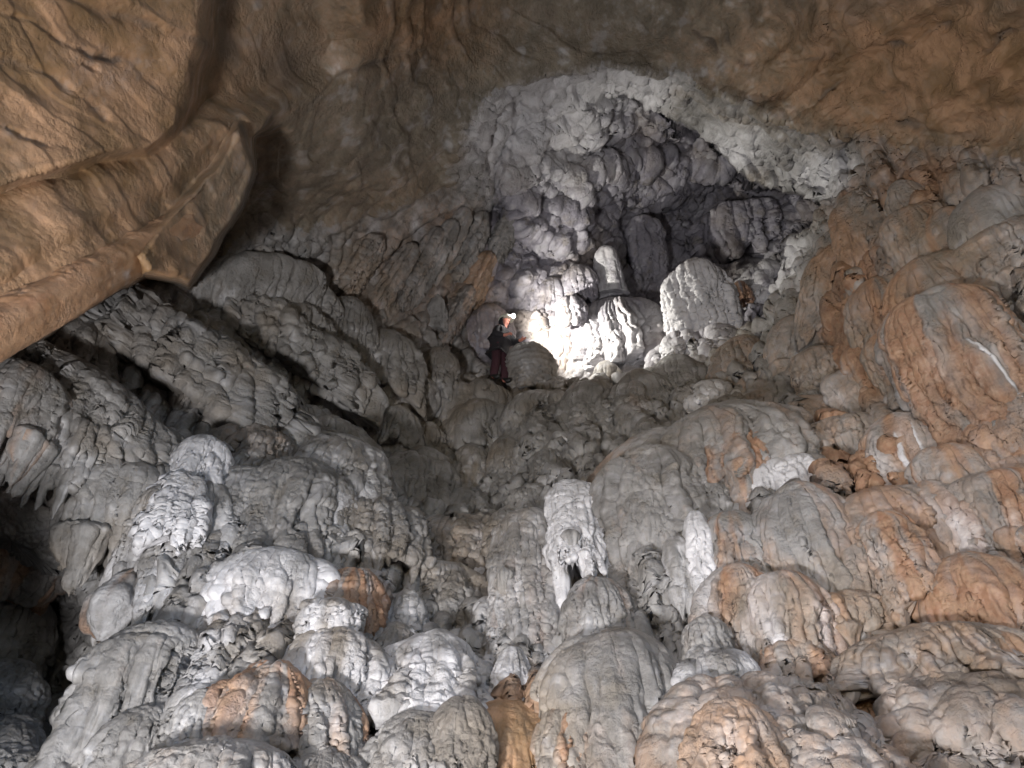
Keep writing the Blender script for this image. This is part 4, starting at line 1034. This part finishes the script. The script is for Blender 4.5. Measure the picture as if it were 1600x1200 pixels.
def caver():
    root = bpy.data.objects.new('person', None); COL.objects.link(root)
    tag(root, 'caver in dark hooded jacket, maroon trousers and lit helmet, leaning over the ringed boulder', 'person')
    # joints: x the way he faces, y away from the lens, z up
    J = {}
    V = []; E = []
    def j(n, x, y, z, r, prev=None, r2=None):
        J[n] = len(V); V.append((x, y, z, r, r2 if r2 else r))
        if prev is not None: E.append((J[prev], J[n]))
    j('pelvis', 0.0, 0, 0.93, 0.135)
    j('waist', 0.03, 0, 1.10, 0.125, 'pelvis'); j('chest', 0.08, 0, 1.32, 0.14, 'waist'); j('collar', 0.11, 0, 1.45, 0.085, 'chest')
    j('neck', 0.145, 0, 1.53, 0.055, 'collar'); j('skull', 0.175, 0, 1.63, 0.088, 'neck', 0.082); j('crown', 0.17, 0, 1.715, 0.075, 'skull')
    j('jaw', 0.235, 0, 1.575, 0.042, 'skull'); j('nose', 0.283, 0, 1.628, 0.014, 'skull')
    for s, t in ((-1, 'n'), (1, 'f')):
        j('ear' + t, 0.165, s * 0.092, 1.63, 0.02, 'skull')
    # near arm bent with the hand before the belt, far arm reaching to the boulder
    J['hem'] = len(V); V.append((-0.015, 0, 0.80, 0.165, 0.165))       # loose end of the jacket; no bone
    arms = {'n': [(0.07, -0.17, 1.40, .068), (0.08, -0.25, 1.14, .052), (0.28, -0.19, 1.04, .036), (0.345, -0.175, 1.045, .030)],
            'f': [(0.11, 0.17, 1.40, .068), (0.24, 0.23, 1.16, .052), (0.46, 0.15, 1.05, .036), (0.525, 0.13, 1.03, .030)]}
    for t, s in (('n', -1), ('f', 1)):
        a = arms[t]
        j('sh' + t, *a[0], 'chest'); j('el' + t, *a[1], 'sh' + t); j('wr' + t, *a[2], 'el' + t); j('pa' + t, *a[3], 'wr' + t)
        px_, py_, pz_ = a[3][:3]
        for k, (dz, ln) in enumerate(((0.026, 0.070), (0.009, 0.080), (-0.009, 0.074), (-0.026, 0.058))):
            j(f'fa{k}{t}', px_ + 0.045, py_ - 0.004 * s, pz_ + dz, 0.0095, 'pa' + t)
            j(f'fb{k}{t}', px_ + 0.045 + ln * 0.55, py_ - 0.012 * s, pz_ + dz - 0.012, 0.0085, f'fa{k}{t}')
            j(f'fc{k}{t}', px_ + 0.045 + ln * 0.8, py_ - 0.028 * s, pz_ + dz - 0.034, 0.0075, f'fb{k}{t}')
        j('ta' + t, px_ + 0.012, py_ - 0.03 * s, pz_ + 0.032, 0.011, 'pa' + t); j('tb' + t, px_ + 0.05, py_ - 0.045 * s, pz_ + 0.040, 0.009, 'ta' + t)
    legs = {'n': [(0.0, -0.09, .88, .105), (0.0, -0.10, .48, .075), (-0.07, -0.10, .09, .048), (0.06, -0.11, .04, .04)],
            'f': [(0.02, 0.09, .88, .105), (0.10, 0.11, .49, .075), (0.05, 0.12, .09, .048), (0.18, 0.13, .04, .04)]}
    for t in 'nf':
        a = legs[t]
        j('hip' + t, *a[0], 'pelvis'); j('kn' + t, *a[1], 'hip' + t); j('an' + t, *a[2], 'kn' + t); j('to' + t, *a[3], 'an' + t)
    h = J['hem']
    re_ = lambda i: i - (i > h)
    body = skin_figure('body', [v for i, v in enumerate(V) if i != h], [(re_(a_), re_(b_)) for a_, b_ in E], M_SKIN, root)
    # clothes follow the same joints, a little looser
    def garment(name, chains, grow, mat, start, over={}):
        idx = {}; vv = []; ee = []
        for ch in chains:
            for a, b in zip(ch[:-1], ch[1:]):
                for n in (a, b):
                    if n not in idx:
                        v = V[J[n]]; idx[n] = len(vv)
                        g = over.get(n, grow)
                        vv.append((v[0], v[1], v[2], v[3] + g, v[4] + g))
                ee.append((idx[a], idx[b]))
        return skin_figure(name, vv, ee, mat, root, idx[start])
    jk = garment('jacket', [['hem', 'pelvis', 'waist', 'chest', 'collar'], ['chest', 'shn', 'eln', 'wrn'], ['chest', 'shf', 'elf', 'wrf']], 0.040, M_JACKET, 'pelvis', {'pelvis': 0.075, 'waist': 0.085, 'chest': 0.075, 'eln': 0.045, 'elf': 0.045, 'wrn': 0.02, 'wrf': 0.02, 'collar': 0.04})
    garment('trousers', [['pelvis', 'hipn', 'knn', 'ann'], ['pelvis', 'hipf', 'knf', 'anf']], 0.03, M_TROUSERS, 'pelvis', {'pelvis': -0.02, 'hipn': 0.015, 'hipf': 0.015, 'ann': 0.035, 'anf': 0.035})
    for t in 'nf':
        a, b = V[J['an' + t]], V[J['to' + t]]
        skin_figure('boot', [(a[0], a[1], a[2] + 0.08, .062), (a[0], a[1], a[2] - 0.02, .068), (b[0] - 0.02, b[1], b[2] + 0.02, .058), (b[0] + 0.06, b[1], b[2] + 0.015, .045)], [(0, 1), (1, 2), (2, 3)], M_BOOT, root, 1)
    # hood round the back and sides of the head, open at the face
    sphere_part('hood', M_JACKET, root, (0.155, 0, 1.615), (0.135, 0.128, 0.165), keep=lambda c: c.x < 0.30 + 0.25 * max(0, c.z), thick=0.012)
    # helmet with brim, lamp and strap
    hm = sphere_part('helmet', M_HELMET, root, (0.17, 0, 1.690), (0.160, 0.135, 0.125), keep=lambda c: c.z > -0.02, thick=0.012, rot=(0, math.radians(8), 0))
    br = sphere_part('brim', M_HELMET, hm, (0.02, 0, 0.0), (0.175, 0.150, 0.014), seg=32, rng_=12)
    lb = sphere_part('headlamp', M_LAMP, hm, (0.185, 0, 0.035), (0.032, 0.040, 0.032), seg=20, rng_=12)
    sphere_part('lens', M_LENS, hm, (0.222, -0.012, 0.035), (0.022, 0.046, 0.044), seg=20, rng_=10)
    sphere_part('battery_box', M_LAMP, hm, (-0.165, 0, 0.03), (0.026, 0.042, 0.028), seg=16, rng_=10)
    for s in (-1, 1):
        sphere_part('eye', M_EYE, root, (0.252, s * 0.032, 1.650), (0.010, 0.014, 0.008), seg=12, rng_=8)
    sphere_part('mouth', M_DARK, root, (0.272, 0, 1.590), (0.008, 0.022, 0.007), seg=12, rng_=8)
    return root

CAVER = caver()
feet = CAM + rays(779, 597) * 15.55
CAVER.location = feet
CAVER.rotation_euler = (0, 0, math.radians(-34))
bpy.context.view_layer.update()
hl = CAVER.matrix_world @ Vector((0.46, -0.02, 1.735))
spot('helmet_lamp_flood', tuple(hl), tuple(CAM + rays(1090, 440) * 18.5), 560.0, (1.0, 0.97, 0.88), 150, 0.9, 0.03)
spot('helmet_lamp_beam', tuple(hl), tuple(CAM + rays(985, 580) * 16.6), 270.0, (1.0, 0.97, 0.88), 75, 0.8, 0.03)
